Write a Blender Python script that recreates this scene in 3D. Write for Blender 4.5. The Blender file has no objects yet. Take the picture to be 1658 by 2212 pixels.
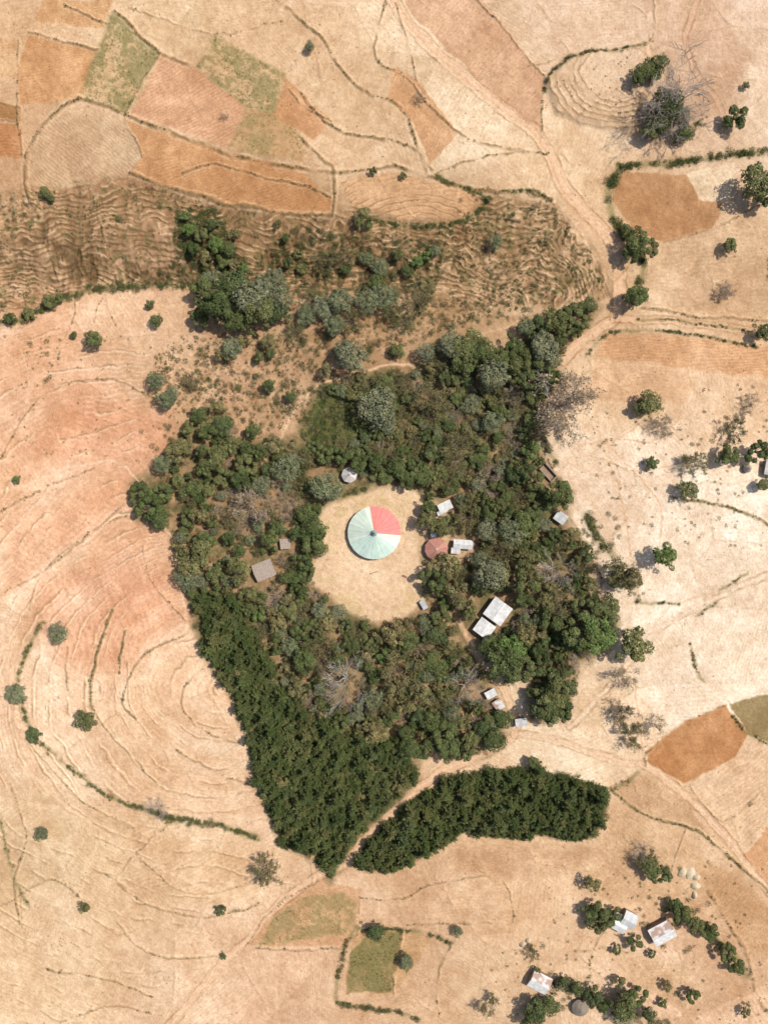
import bpy, math, numpy as np
from mathutils import Vector
rng=np.random.default_rng(7)
S=6.0; CU,CV=829.,1106.; CAMH=270.   # survey plan units: 6 per metre
SUN_EL=57.; SH=np.array([-1.0,-0.42]); SH/=np.linalg.norm(SH)
KEXP=1.47
def lin(c):
    c=np.asarray(c,float)/255.
    return np.where(c<=0.04045,c/12.92,((c+0.055)/1.055)**2.4)
def alb(c,k=None): return lin(c)/(k or KEXP)*np.array([1.03,.985,1.0])

# ------------------------------------------------------------ noise
_T=np.random.default_rng(3).random((256,256))
def vn(U,V,s,seed=0):
    a=U/s+seed*17.31; b=V/s+seed*9.77
    i=np.floor(a).astype(int); j=np.floor(b).astype(int); fa=a-i; fb=b-j
    fa=fa*fa*(3-2*fa); fb=fb*fb*(3-2*fb)
    i0=i%256; i1=(i+1)%256; j0=j%256; j1=(j+1)%256
    return (_T[i0,j0]*(1-fa)+_T[i1,j0]*fa)*(1-fb)+(_T[i0,j1]*(1-fa)+_T[i1,j1]*fa)*fb
def fbm(U,V,s,seed=0,o=4):
    t=0;a=1;n=0
    for k in range(o):
        t=t+a*vn(U,V,s/2**k,seed+k*5); n+=a; a*=.55
    return t/n
# ------------------------------------------------------------ curves
def cat(P,closed=False,n=8):
    P=np.array(P,float); m=len(P); out=[]
    if m<3 and not closed:
        t=np.linspace(0,1,n+1)[:,None]; return P[0]*(1-t)+P[1]*t
    for k in range(m if closed else m-1):
        if closed: p0,p1,p2,p3=P[k-1],P[k],P[(k+1)%m],P[(k+2)%m]
        else: p0,p1,p2,p3=P[max(k-1,0)],P[k],P[k+1],P[min(k+2,m-1)]
        for t in np.arange(n)/n:
            out.append(.5*((2*p1)+(p2-p0)*t+(2*p0-5*p1+4*p2-p3)*t*t+(3*p1-p0-3*p2+p3)*t**3))
    if not closed: out.append(P[-1])
    return np.array(out)
def inpoly(x,y,P):
    r=np.zeros(np.shape(x),bool); n=len(P)
    for k in range(n):
        x1,y1=P[k]; x2,y2=P[(k+1)%n]
        if y1==y2: continue
        c=((y1>y)!=(y2>y))&(x<(x2-x1)*(y-y1)/(y2-y1)+x1); r^=c
    return r
# ------------------------------------------------------------ ground grid
def axis(lo,hi,step,far,g=1.1):
    core=np.arange(lo,hi+.1,step); e=[];d=step;p=0
    while p<far: d*=g;p+=d;e.append(p)
    e=np.array(e); return np.concatenate([lo-e[::-1],core,core[-1]+e])
us=axis(-70,1728,1.9,20000); vs=axis(-70,2282,1.9,20000)
U,V=np.meshgrid(us,vs)
wu=(fbm(U,V,60,1)-.5)*16+(vn(U,V,9,2)-.5)*3; wv=(fbm(U,V,60,3)-.5)*16+(vn(U,V,9,4)-.5)*3
Uw=U+wu; Vw=V+wv
def sub(x0,x1,y0,y1):
    return slice(max(np.searchsorted(vs,y0),0),np.searchsorted(vs,y1)),slice(max(np.searchsorted(us,x0),0),np.searchsorted(us,x1))
def linedist(P,reach):
    D=np.full(U.shape,1e6,np.float32)
    for a,b in zip(P[:-1],P[1:]):
        m=reach+14
        s=sub(min(a[0],b[0])-m,max(a[0],b[0])+m,min(a[1],b[1])-m,max(a[1],b[1])+m)
        x=Uw[s];y=Vw[s]; d=b-a; L=d@d+1e-9
        t=np.clip(((x-a[0])*d[0]+(y-a[1])*d[1])/L,0,1)
        D[s]=np.minimum(D[s],np.hypot(x-a[0]-t*d[0],y-a[1]-t*d[1]))
    return D
def polymask(P,soft=2.,smooth=False):
    P=cat(P,True,6) if smooth else np.array(P,float)
    M=np.zeros(U.shape,np.float32); m=soft+14
    s=sub(P[:,0].min()-m,P[:,0].max()+m,P[:,1].min()-m,P[:,1].max()+m)
    x=Uw[s];y=Vw[s]; ins=inpoly(x,y,P); D=np.full(x.shape,1e6)
    for k in range(len(P)):
        a=P[k];b=P[(k+1)%len(P)];d=b-a;L=d@d+1e-9
        t=np.clip(((x-a[0])*d[0]+(y-a[1])*d[1])/L,0,1)
        D=np.minimum(D,np.hypot(x-a[0]-t*d[0],y-a[1]-t*d[1]))
    sd=np.where(ins,D,-D); M[s]=np.clip(.5+sd/(2*soft),0,1); return M

ctl=[(30,30,215,180,138),(350,40,220,188,145),(600,60,226,194,153),(760,250,222,189,147),(1000,250,230,203,164),(1250,60,226,196,161),
(1550,150,210,176,142),(1645,190,238,214,182),(30,400,205,168,127),(200,500,168,132,95),(600,500,164,131,93),(1000,500,174,141,101),
(1180,350,226,196,155),(1250,600,202,168,127),(1240,480,215,181,140),(1550,600,214,180,138),(100,750,228,184,144),(250,700,224,187,147),
(200,900,226,177,137),(100,1100,234,192,152),(250,1150,228,180,139),(250,1350,234,190,151),(100,1250,236,200,160),(350,1500,234,199,158),
(100,1500,237,202,162),(300,1650,234,201,161),(450,1700,232,200,161),(100,1850,224,195,153),(350,1850,223,190,147),(100,2100,229,198,156),
(400,2080,225,192,153),(600,2130,222,187,149),(900,1950,214,178,138),(1100,1900,216,180,138),(1100,2100,225,193,153),(1400,1800,210,175,133),
(1500,2100,216,180,141),(1600,1750,224,190,149),(1250,1600,238,212,174),(1500,1450,243,222,190),(1500,1150,243,222,191),(1350,1000,239,214,181),
(1550,850,226,194,155),(1350,870,230,200,160),(500,820,198,161,121),(700,760,182,149,111),(560,720,194,158,118),(800,680,182,150,111),(1000,650,182,148,108),(340,800,214,176,135)]
num=np.zeros(U.shape+(3,));den=np.zeros(U.shape)+1e-12
for c in ctl:
    d2=(Uw-c[0])**2+(Vw-c[1])**2
    w=1/(d2/100.**2+.05)**2
    num+=w[...,None]*np.array(c[2:]); den+=w
C=num/den[...,None]; del num
Z=(fbm(U,V,420,11,3)-.5)*5.0
def mix(M,col,a=1.):
    global C
    m=(M*a)[...,None]; C=C*(1-m)+np.array(col,float)*m
def mod(M,f):  # multiply by
    global C
    C=C*(1+M[...,None]*f)
# broad mottling
n1=fbm(U,V,90,20,5); n2=fbm(U,V,22,21,4); n3=fbm(U,V,6,22,2)
mod(n1-.5,np.array([.15,.23,.32])); mod(n2-.5,np.array([.14,.19,.24]))
# irregular parcels: small tone and tillage differences between neighbouring plots
cs=170.; gi=np.floor(Uw/cs).astype(int); gj=np.floor(Vw/cs).astype(int); bd=np.full(U.shape,1e9); b2=np.full(U.shape,1e9); cid=np.zeros(U.shape)
for a in(-1,0,1):
    for b in(-1,0,1):
        i=gi+a;j=gj+b; rx=_T[i%256,j%256];ry=_T[(i+91)%256,(j+37)%256]
        dd=np.hypot(Uw-(i+rx)*cs,(Vw-(j+ry)*cs)*1.2); t_=_T[(i+13)%256,(j+171)%256]
        m=dd<bd; b2=np.where(m,bd,np.minimum(b2,dd)); cid=np.where(m,t_,cid); bd=np.where(m,dd,bd)
mod(cid-.5,np.array([.07,.09,.12])); th=cid*9.
mod(np.sin((Uw*np.cos(th)+Vw*np.sin(th))*2*math.pi/(6+3*cid)+n1*4)*vn(U,V,50,44),np.array([.03,.036,.044]))
e_=np.exp(-((b2-bd)/3.5)**2)*np.clip(n2*4-1.7,0,1); mix(e_,(178,146,104),.4); Z+=e_*.2
del bd,b2,cid,th,gi,gj,e_
# ploughed plots: (poly,colour,angle,period,strength[,soft])
plots=[
([(95,0),(245,5),(225,62),(72,48)],(209,164,115),10,5,.03),
([(62,74),(214,107),(175,212),(42,226),(36,150)],(204,155,106),12,6,.03),
([(-70,60),(38,90),(36,170),(-70,190)],(212,172,125),5,6,.03),
([(-70,200),(45,232),(46,262),(-70,258)],(170,126,80),5,6,.05),
([(-70,268),(46,270),(44,338),(-70,335)],(196,142,94),5,6,.05),
([(345,108),(420,148),(532,226),(492,318),(280,250)],(205,157,117),28,7,.045),
([(532,226),(590,242),(664,300),(655,350),(490,318)],(200,160,116),28,6,.02),
([(615,165),(710,256),(680,300),(585,246)],(200,150,104),35,6,.03),
([(275,258),(350,285),(490,328),(640,362),(715,432),(715,464),(600,458),(450,428),(285,372),(308,335)],(196,146,98),18,6,.04),
([(66,290),(130,242),(268,255),(305,335),(270,380),(190,402),(100,402),(55,380)],(200,168,129),-40,7,.035),
([(845,143),(902,172),(948,240),(985,290),(930,356),(890,270),(835,213)],(203,156,110),60,6,.03),
([(855,-60),(1000,-60),(1040,0),(1130,110),(1170,165),(1165,287),(1060,210),(960,100),(880,20)],(208,166,127),45,8,.02),
([(735,392),(850,372),(980,400),(1040,426),(1000,468),(870,476),(760,442)],(206,163,118),8,9,.03),
([(1335,368),(1482,375),(1510,432),(1558,440),(1542,490),(1430,525),(1368,505),(1322,430)],(184,139,95),10,5,.03),
([(1430,528),(1542,492),(1728,436),(1728,682),(1380,662),(1392,590)],(209,176,136),8,9,.02),
([(1482,372),(1585,352),(1590,400),(1558,440),(1510,430)],(234,212,174),8,9,.0),
([(1310,724),(1400,718),(1728,752),(1728,822),(1500,800),(1282,772)],(211,165,120),4,7,.04,4),
([(1282,775),(1500,802),(1480,870),(1270,860)],(221,183,141),4,7,.02,6),
([(1395,1620),(1480,1556),(1565,1520),(1620,1586),(1580,1640),(1475,1692),(1400,1655)],(184,129,80),30,5,.03),
([(1572,1518),(1728,1480),(1728,1625),(1622,1590)],(140,120,76),30,5,.04),
([(1605,1842),(1728,1720),(1728,1960),(1650,1900)],(204,154,108),45,6,.04),
([(1310,1700),(1380,1672),(1480,1730),(1530,1800),(1480,1786),(1390,1760)],(204,168,127),25,6,.03),
([(1480,1692),(1580,1642),(1622,1592),(1728,1640),(1728,1720),(1600,1838)],(226,194,154),35,9,.03),
([(1500,1850),(1570,1880),(1658,1960),(1728,2050),(1728,2100),(1600,2040),(1530,1930)],(201,162,118),40,7,.03,5),
([(528,2042),(600,1958),(695,1895),(785,1925),(750,2052)],(208,164,121),-20,6,.03),
([(768,2010),(870,2014),(935,2030),(850,2155),(742,2152)],(204,166,119),10,6,.03),
([(790,2020),(868,2016),(846,2148),(748,2150),(755,2070)],(134,118,76),10,6,.04),
([(80,1260),(310,1180),(400,1320),(270,1440),(120,1430),(80,1340)],(228,176,136),-70,14,.012,22),
([(20,1130),(270,1020),(280,1080),(140,1200),(10,1290)],(228,178,137),-30,12,.012,14),
([(150,870),(360,880),(370,980),(250,1010),(60,985)],(224,172,132),-15,12,.012,20),
([(0,640),(90,612),(105,625),(50,672),(0,680)],(202,155,114),-15,8,.02),
([(235,1860),(300,1780),(540,1860),(560,1940),(430,1960),(310,1930)],(217,181,138),25,9,.03,4),
([(965,1830),(1110,1830),(1290,1830),(1240,1880),(1100,1900),(980,1880)],(204,166,125),5,7,.02,10),
([(905,1935),(1090,1900),(1110,2010),(980,2020),(880,2000)],(212,175,134),5,7,.02,4),
([(1300,2050),(1480,2080),(1500,2190),(1380,2120)],(206,170,128),5,7,.02,12),
]
for row in plots:
    P,c,ang,per,st=row[:5]
    M=polymask(P,row[5] if len(row)>5 else 1.8); mix(M,np.array(c),.84)
    a=math.radians(ang); ph=(Uw*math.sin(a)+Vw*math.cos(a))
    r=np.sin(ph*2*math.pi/per+vn(U,V,40,31)*3)*(.4+1.2*vn(U,V,30,33))
    mod(M*r,np.array([1,1.15,1.3])*st*.8); Z+=M*r*.035
    mod(M*(n1-.5),np.array([.17,.25,.33])); mod(M*(n2-.5),.17*np.array([1,1.2,1.4]))
# green crops
crops=[([(245,25),(345,107),(275,245),(170,210)],.75),([(465,70),(615,160),(590,240),(530,225),(420,147)],.68),([(532,226),(590,242),(664,300),(655,350),(490,318)],.42),
([(645,1942),(742,1925),(772,1960),(745,2022),(560,2045),(592,1982)],.5),([(790,2020),(866,2018),(845,2146),(750,2148),(756,2070)],.8)]
for P,a in crops:
    M=polymask(P,4); nn=np.clip((fbm(U,V,7,50,3)*.6+fbm(U,V,40,51,2)*.6-.62+a*.25)*6,0,1)
    mix(M,(192,160,110),.4); mix(M*nn,(120,120,72),.6*min(1,a+.15))
# terraces
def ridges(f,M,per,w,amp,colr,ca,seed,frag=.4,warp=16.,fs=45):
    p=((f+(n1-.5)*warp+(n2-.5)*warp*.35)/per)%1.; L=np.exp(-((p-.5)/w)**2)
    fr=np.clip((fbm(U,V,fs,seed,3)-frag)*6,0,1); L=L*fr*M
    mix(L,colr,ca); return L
rad=np.hypot(Uw-490,(Vw-1490)*1.12)
ML=polymask([(-400,730),(120,700),(320,760),(330,880),(280,1040),(380,1160),(420,1350),(500,1510),(545,1620),(580,1810),(300,1760),(120,1700),(-400,1700)],25)
rl=rad+fbm(U,V,240,60,2)*110
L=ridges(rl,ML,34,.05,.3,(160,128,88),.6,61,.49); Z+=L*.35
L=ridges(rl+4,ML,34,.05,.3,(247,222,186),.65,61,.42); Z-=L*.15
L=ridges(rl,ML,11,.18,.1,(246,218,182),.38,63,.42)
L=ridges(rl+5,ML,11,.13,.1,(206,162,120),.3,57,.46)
mod(ML*(vn(rl,rl*0,30,62)-.5),np.array([.06,.12,.18]))
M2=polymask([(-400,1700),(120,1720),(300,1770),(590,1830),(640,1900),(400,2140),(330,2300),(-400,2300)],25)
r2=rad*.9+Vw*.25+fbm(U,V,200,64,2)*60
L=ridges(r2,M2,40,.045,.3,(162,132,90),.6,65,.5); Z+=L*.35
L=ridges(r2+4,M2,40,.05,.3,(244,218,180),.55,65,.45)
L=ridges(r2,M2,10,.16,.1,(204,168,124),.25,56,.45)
fr_=np.hypot(np.maximum(Uw-1080,0),Vw-690)+(fbm(U,V,130,70,3)-.5)*95
MR=polymask([(-200,430),(60,410),(280,385),(450,435),(600,465),(730,465),(760,445),(880,485),(1000,480),(1050,425),(1190,432),(1260,520),(1310,600),(1315,640),(1200,665),(1100,660),(900,640),(820,600),(640,640),(430,610),(200,612),(60,660),(-200,680)],12)
mix(MR*np.clip(fbm(U,V,50,71,4)*3-1.1,0,1),(150,119,81),.6)
mod(MR*(fbm(U,V,14,68,3)-.5),np.array([.3,.36,.42]))
fj=fr_+(vn(U,V,16,69)-.5)*8
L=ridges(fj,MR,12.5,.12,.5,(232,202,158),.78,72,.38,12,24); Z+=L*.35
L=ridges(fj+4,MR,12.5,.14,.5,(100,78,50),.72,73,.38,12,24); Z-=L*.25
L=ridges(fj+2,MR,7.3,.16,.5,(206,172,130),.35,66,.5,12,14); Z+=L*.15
Z-=4*np.exp(-((V-590-20*np.sin(U/140))/60)**2)*np.clip((1100-U)/300,0,1)*np.clip((U+300)/300,0,1)
# erosion tongues
rg=1-np.abs(fbm(U*1.0,V*.45,34,67,4)-.5)*6
MG=polymask([(380,480),(440,460),(520,560),(640,500),(660,600),(760,470),(800,560),(950,560),(900,620),(400,612),(150,605),(90,540),(60,470),(110,500),(220,560),(380,570)],14)
mix(MG*np.clip(rg,0,1),(104,82,55),.65); Z-=MG*np.clip(rg,0,1)*.7
mix(MR*np.clip(rg-.2,0,1),(120,94,63),.5); Z-=MR*np.clip(rg,0,1)*.4
mix(MR*np.clip(fbm(U,V,16,59,3)*6-3.6,0,1),(114,106,66),.6)
MH=polymask([(430,740),(620,720),(900,640),(1150,660),(1130,690),(940,720),(700,840),(620,930),(480,870),(330,880),(330,780)],20)
mix(MH*np.clip(fbm(U,V,30,75,4)*4-1.7,0,1),(160,130,90),.65)
mod(MH*(fbm(U,V,12,58,3)-.5),np.array([.24,.3,.34]))
L=ridges(fr_+20,MH,12,.14,.3,(218,180,136),.5,76,.45); Z+=L*.15
# mound top right
MM=polymask([(1172,172),(1232,125),(1392,100),(1412,200),(1400,292),(1310,282),(1200,250)],6)
mm=np.hypot(Uw-1330,(Vw-165)*1.25)
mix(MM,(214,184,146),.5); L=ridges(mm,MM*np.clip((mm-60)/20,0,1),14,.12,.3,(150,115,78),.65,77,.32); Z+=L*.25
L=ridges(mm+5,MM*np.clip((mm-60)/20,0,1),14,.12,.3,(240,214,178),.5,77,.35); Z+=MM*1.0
mix(MM*np.clip((mm-70)/20,0,1)*np.clip(n2*4-1.6,0,1),(180,146,104),.4)
# right terrace field
LT=polymask([(735,392),(850,372),(980,400),(1040,426),(1000,468),(870,476),(760,442)],4)
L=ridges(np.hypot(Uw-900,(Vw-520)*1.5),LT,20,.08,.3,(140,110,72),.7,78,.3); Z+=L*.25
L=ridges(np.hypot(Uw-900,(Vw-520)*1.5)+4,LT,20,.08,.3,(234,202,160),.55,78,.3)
# forest floor
FOREST=[(275,1045),(300,1120),(375,1150),(385,1230),(410,1290),(420,1350),(450,1430),(500,1500),(540,1600),(555,1700),(600,1820),(680,1862),(715,1905),(745,1862),(770,1805),(850,1745),(905,1690),(900,1640),(1060,1630),(1090,1600),(1095,1550),(1060,1460),(1020,1390),(1050,1390),(1150,1480),(1135,1560),(1215,1555),(1230,1500),(1260,1430),(1315,1400),(1335,1330),(1280,1270),(1262,1180),(1232,1130),(1235,1060),(1190,1020),(1160,950),(1185,850),(1200,780),(1290,665),(1140,690),(1100,775),(960,725),(900,790),(760,815),(690,845),(640,940),(500,950),(480,880),(440,880),(390,930),(350,1000)]
CLEAR=[(692,1102),(740,1082),(790,1060),(840,1050),(900,1062),(925,1110),(905,1150),(912,1210),(925,1255),(902,1320),(830,1343),(760,1328),(715,1290),(668,1252),(690,1185)]
CONB=[(800,1822),(872,1752),(962,1692),(1100,1667),(1230,1682),(1315,1716),(1305,1760),(1278,1808),(1100,1806),(1000,1795),(930,1842),(850,1878),(790,1885),(768,1862)]
MF=polymask(FOREST,12)
mix(MF,(152,126,90),.82); mix(MF*np.clip(fbm(U,V,26,80,4)*5-2.1,0,1),(106,104,66),.7)
mix(MF*np.clip(fbm(U,V,18,82,3)*5-2.8,0,1),(198,164,122),.6)
MN=polymask([(640,930),(690,850),(760,818),(840,810),(870,870),(800,960),(700,980),(650,975)],12)
mix(MN*np.clip(fbm(U,V,14,81,3)*3-.6,0,1),(100,106,60),.8)
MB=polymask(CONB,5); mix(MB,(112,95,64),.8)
MW=polymask([(430,1060),(560,1005),(640,1040),(650,1110),(560,1190),(470,1150)],20); mix(MW,(180,146,106),.6)
MC=polymask(CLEAR,6,True); mix(MC,(237,206,166),.95)
cc=np.hypot(U-808,V-1200); mix(MC*np.clip(1-np.abs(cc-118)/42,0,1)*np.clip(n2*5-2,0,1),(196,168,114),.6)
mix(MC*np.clip(1-np.abs(cc-75)/20,0,1)*np.clip(n2*4-1.8,0,1),(222,182,136),.5)
mod(MC*(n2-.5),np.array([.16,.23,.3]))
MY=polymask([(905,1060),(960,1085),(985,1160),(1030,1165),(1030,1200),(930,1240),(900,1180)],8); mix(MY,(225,192,150),.7)
# tracks: (pts,width,colour,alpha,bank)
tracks=[
([(835,-60),(850,0),(900,70),(970,140),(1060,215),(1150,285),(1190,340),(1215,400),(1270,465),(1315,520),(1335,580),(1335,640),(1322,690),(1285,715),(1215,775)],13,(234,196,156),.8),
([(1190,360),(1230,440),(1290,520),(1308,590),(1300,640)],3,(212,170,128),.65),
([(1200,430),(1262,520),(1280,580),(1265,640),(1190,670)],3,(228,195,154),.65),
([(1205,480),(1245,540),(1262,600),(1240,650)],2.5,(204,164,122),.6),
([(1322,690),(1400,688),(1500,697),(1600,712),(1728,745)],8,(234,196,154),.8),
([(1325,600),(1350,560),(1330,500)],8,(222,183,143),.6),
([(612,925),(640,880),(700,830),(770,805),(860,788),(905,798),(945,805)],3.6,(232,198,158),.95),
([(560,1010),(600,960),(612,925)],3,(226,193,150),.7),
([(945,805),(1010,740),(1090,705),(1150,690)],2.5,(224,187,144),.6),
([(1005,1375),(1040,1425),(1085,1480),(1108,1530),(1110,1585),(1040,1630),(960,1665),(900,1705),(850,1752),(790,1810),(745,1868),(680,1895),(600,1960),(520,2045),(430,2140),(360,2230),(300,2300)],9,(237,202,162),.85),
([(990,1340),(1005,1375)],7,(228,195,153),.8),
([(1110,1585),(1200,1600),(1330,1640),(1395,1655),(1480,1718),(1560,1798),(1658,1925),(1740,2010)],8,(238,206,168),.75),
([(1728,1220),(1600,1265),(1500,1312),(1420,1362),(1350,1440),(1230,1570)],6,(246,228,196),.6),
([(1370,1480),(1378,1560),(1390,1650)],2.5,(222,180,138),.75),
([(1290,930),(1312,1000),(1340,1080),(1362,1200)],2,(220,174,132),.75),
([(1240,970),(1330,948),(1420,952),(1475,880)],2,(220,176,134),.65),
([(1300,950),(1390,1045),(1425,1110),(1425,1180)],2,(220,174,132),.7),
([(1200,990),(1300,1030),(1400,1090)],2,(222,180,140),.5),
([(1310,905),(1330,1010),(1470,1000)],1.6,(220,176,134),.5),
([(1400,1370),(1450,1310),(1540,1280)],2,(222,180,140),.5),
([(1220,1040),(1300,1110),(1330,1210)],1.8,(222,180,140),.5),
([(-70,1540),(0,1575),(50,1652),(120,1722),(200,1783),(290,1850),(420,1905),(540,1960)],5,(240,208,167),.65),
([(225,1775),(190,1870),(172,1940),(180,2050),(260,2082),(350,2125),(415,2138)],4,(236,204,162),.65),
([(-70,1680),(0,1722),(60,1782),(120,1852),(170,1930)],4,(239,208,168),.55),
([(-70,2070),(0,2060),(110,2020),(175,1990)],4,(236,204,162),.55),
([(640,650),(690,655),(720,640)],7,(238,214,180),.7),
([(375,1160),(330,1100),(270,1010),(180,1000),(100,1030),(0,1060)],3.5,(242,212,175),.65),
([(380,1160),(385,1240),(400,1330),(360,1370),(300,1420)],3,(242,214,178),.55),
([(1180,140),(1230,90),(1400,30),(1500,-40)],4,(230,196,163),.4),
([(1500,0),(1480,120),(1560,240)],6,(220,180,148),.4),
([(1170,700),(1230,640),(1275,600),(1265,540)],2.5,(232,200,160),.65),
([(30,700),(60,850),(20,1000)],2.5,(240,206,168),.35),
]
for P,w,c,a in tracks:
    D=linedist(cat(P),w*2); M=np.clip(1.2-D/w,0,1)*np.clip(.55+n2,0,1)
    mix(M,c,a)
    if w>5:
        R=np.exp(-((D-w*.4)/1.3)**2); mix(R,(206,162,122),.45*a); Z-=R*.06
        R=np.exp(-((D-w*1.05)/1.8)**2); mod(R*np.clip(n2*3-1,0,1),np.array([-.18,-.24,-.3])); Z+=R*.12
# plot boundaries: grassy banks
banks=[
([(575,-20),(650,40),(700,90),(740,150),(800,202),(850,222),(885,272),(900,322),(932,368)],3.2,.8),
([(640,190),(700,262),(760,290),(830,300),(900,332),(922,372)],3,.8),
([(832,0),(815,80),(820,135),(880,172),(932,235),(990,292),(1060,315),(1160,332),(1180,335)],2.4,.7),
([(170,212),(275,247),(350,280),(440,312),(560,347),(660,367),(740,372),(850,362),(932,385),(1010,408),(1100,415),(1190,430)],4,.9),
([(60,70),(130,85),(212,106)],2.6,.8),([(140,15),(240,57)],2.6,.8),([(250,25),(345,107),(430,146)],3.4,.9),
([(170,212),(120,240),(75,290),(52,350),(58,420),(80,470)],4,.8),([(655,300),(700,345),(722,372),(720,462)],3,.8),
([(390,374),(470,352),(560,382),(650,402),(712,425)],2.6,.7),([(280,372),(450,428),(600,458),(715,466)],3.4,.8),
([(855,5),(880,90),(900,172)],1.8,.5),([(1130,150),(1250,120),(1400,97),(1408,0)],1.8,.5),([(938,378),(1000,350),(1100,332),(1185,332)],2.4,.6),
([(200,420),(240,560),(300,600)],2,.4),([(345,107),(275,247),(308,335)],1.8,.6),([(280,20),(470,70),(610,40)],1.6,.35),
([(1172,170),(1168,260),(1170,300)],2.2,.7),([(1030,0),(1100,80),(1172,168)],1.8,.5),([(1430,526),(1545,490),(1658,440)],2,.5),
([(1385,662),(1500,682),(1620,690),(1728,700)],3,.6),([(1440,1068),(1560,1092),(1658,1132)],2.6,.7),
([(1310,1702),(1400,1762),(1500,1792),(1600,1872),(1728,1990)],3,.7),([(1480,1790),(1450,1885)],2,.5),([(1395,1655),(1400,1620),(1480,1556),(1568,1520)],1.6,.5),
([(230,1885),(310,1952),(430,1985),(520,1965),(560,1950)],2.6,.6),([(100,2095),(200,2110),(330,2150)],2.4,.5),([(60,1600),(170,1720),(290,1790)],1.6,.4),
([(245,1312),(208,1425),(200,1530)],2.6,.7),([(272,1362),(262,1450)],2.6,.7),([(150,1395),(152,1500)],2.4,.6),([(400,1368),(330,1400),(288,1455),(272,1515),(295,1550)],2.6,.8),
([(442,1440),(402,1480),(402,1540),(455,1582),(530,1612)],2.2,.6),([(380,1620),(450,1660),(545,1700)],2.2,.6),([(200,1530),(260,1610),(340,1690)],2,.6),
([(310,1180),(330,1260),(400,1340)],1.8,.4),([(0,1290),(140,1200),(280,1080)],2.4,.6),([(0,990),(90,850),(240,820),(340,860)],2,.5),
([(160,640),(155,700),(130,740)],1.6,.5),([(215,630),(250,700)],1.6,.45),([(210,640),(205,690)],1.4,.45),
([(775,1945),(860,1945),(930,1910),(1060,1890)],2.2,.5),([(880,2000),(1060,1990)],2,.35),([(975,2035),(945,2110),(950,2200)],2.2,.5),([(870,2015),(850,2155)],1.8,.5),
([(1490,1700),(1560,1770),(1658,1700)],1.6,.3),([(530,2042),(600,1958),(690,1898)],2,.4),([(555,2048),(745,2050),(780,1950)],2,.4),
([(1080,1890),(1110,1960),(1100,2010)],1.6,.3),([(1270,2080),(1300,2010),(1380,1960)],2,.3),
([(20,1690),(60,1800),(30,1900),(40,2000)],2.2,.6),([(130,2212),(240,2180),(330,2190)],2.2,.5),([(1530,1925),(1600,2040),(1640,2160),(1700,2230)],4,.4),
([(0,560),(90,520),(110,600)],3,.5),([(1180,990),(1260,1180),(1300,1260)],3,.5),
([(0,1110),(80,1060),(200,1010)],2.2,.5),([(60,1330),(100,1230),(200,1150),(280,1110)],2,.5),([(380,1770),(300,1840),(250,1900)],1.8,.35),
([(0,1960),(110,1900),(170,1935)],2,.4),([(300,1860),(420,1930),(560,1900)],1.8,.35),([(250,1990),(330,2060),(470,2070)],2,.4),
([(620,190),(660,230),(715,262)],1.8,.6),([(0,225),(45,232)],2,.6),([(0,262),(46,264)],2,.6),([(40,90),(38,225),(46,335)],2,.5),
]
bankpts=[]
for P,w,a in banks:
    cp=cat(P); D=linedist(cp,w*3); bankpts.append((cp,w))
    br=np.clip(fbm(U,V,24,90,3)*4-1.1,.15,1)
    M=np.exp(-(D/w)**2)*br; mix(M,(134,108,70),a*.8); Z+=M*.45
    R=np.exp(-((D-w*1.9)/(w*.7))**2)*br; mix(R,(242,215,175),a*.45)
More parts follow.
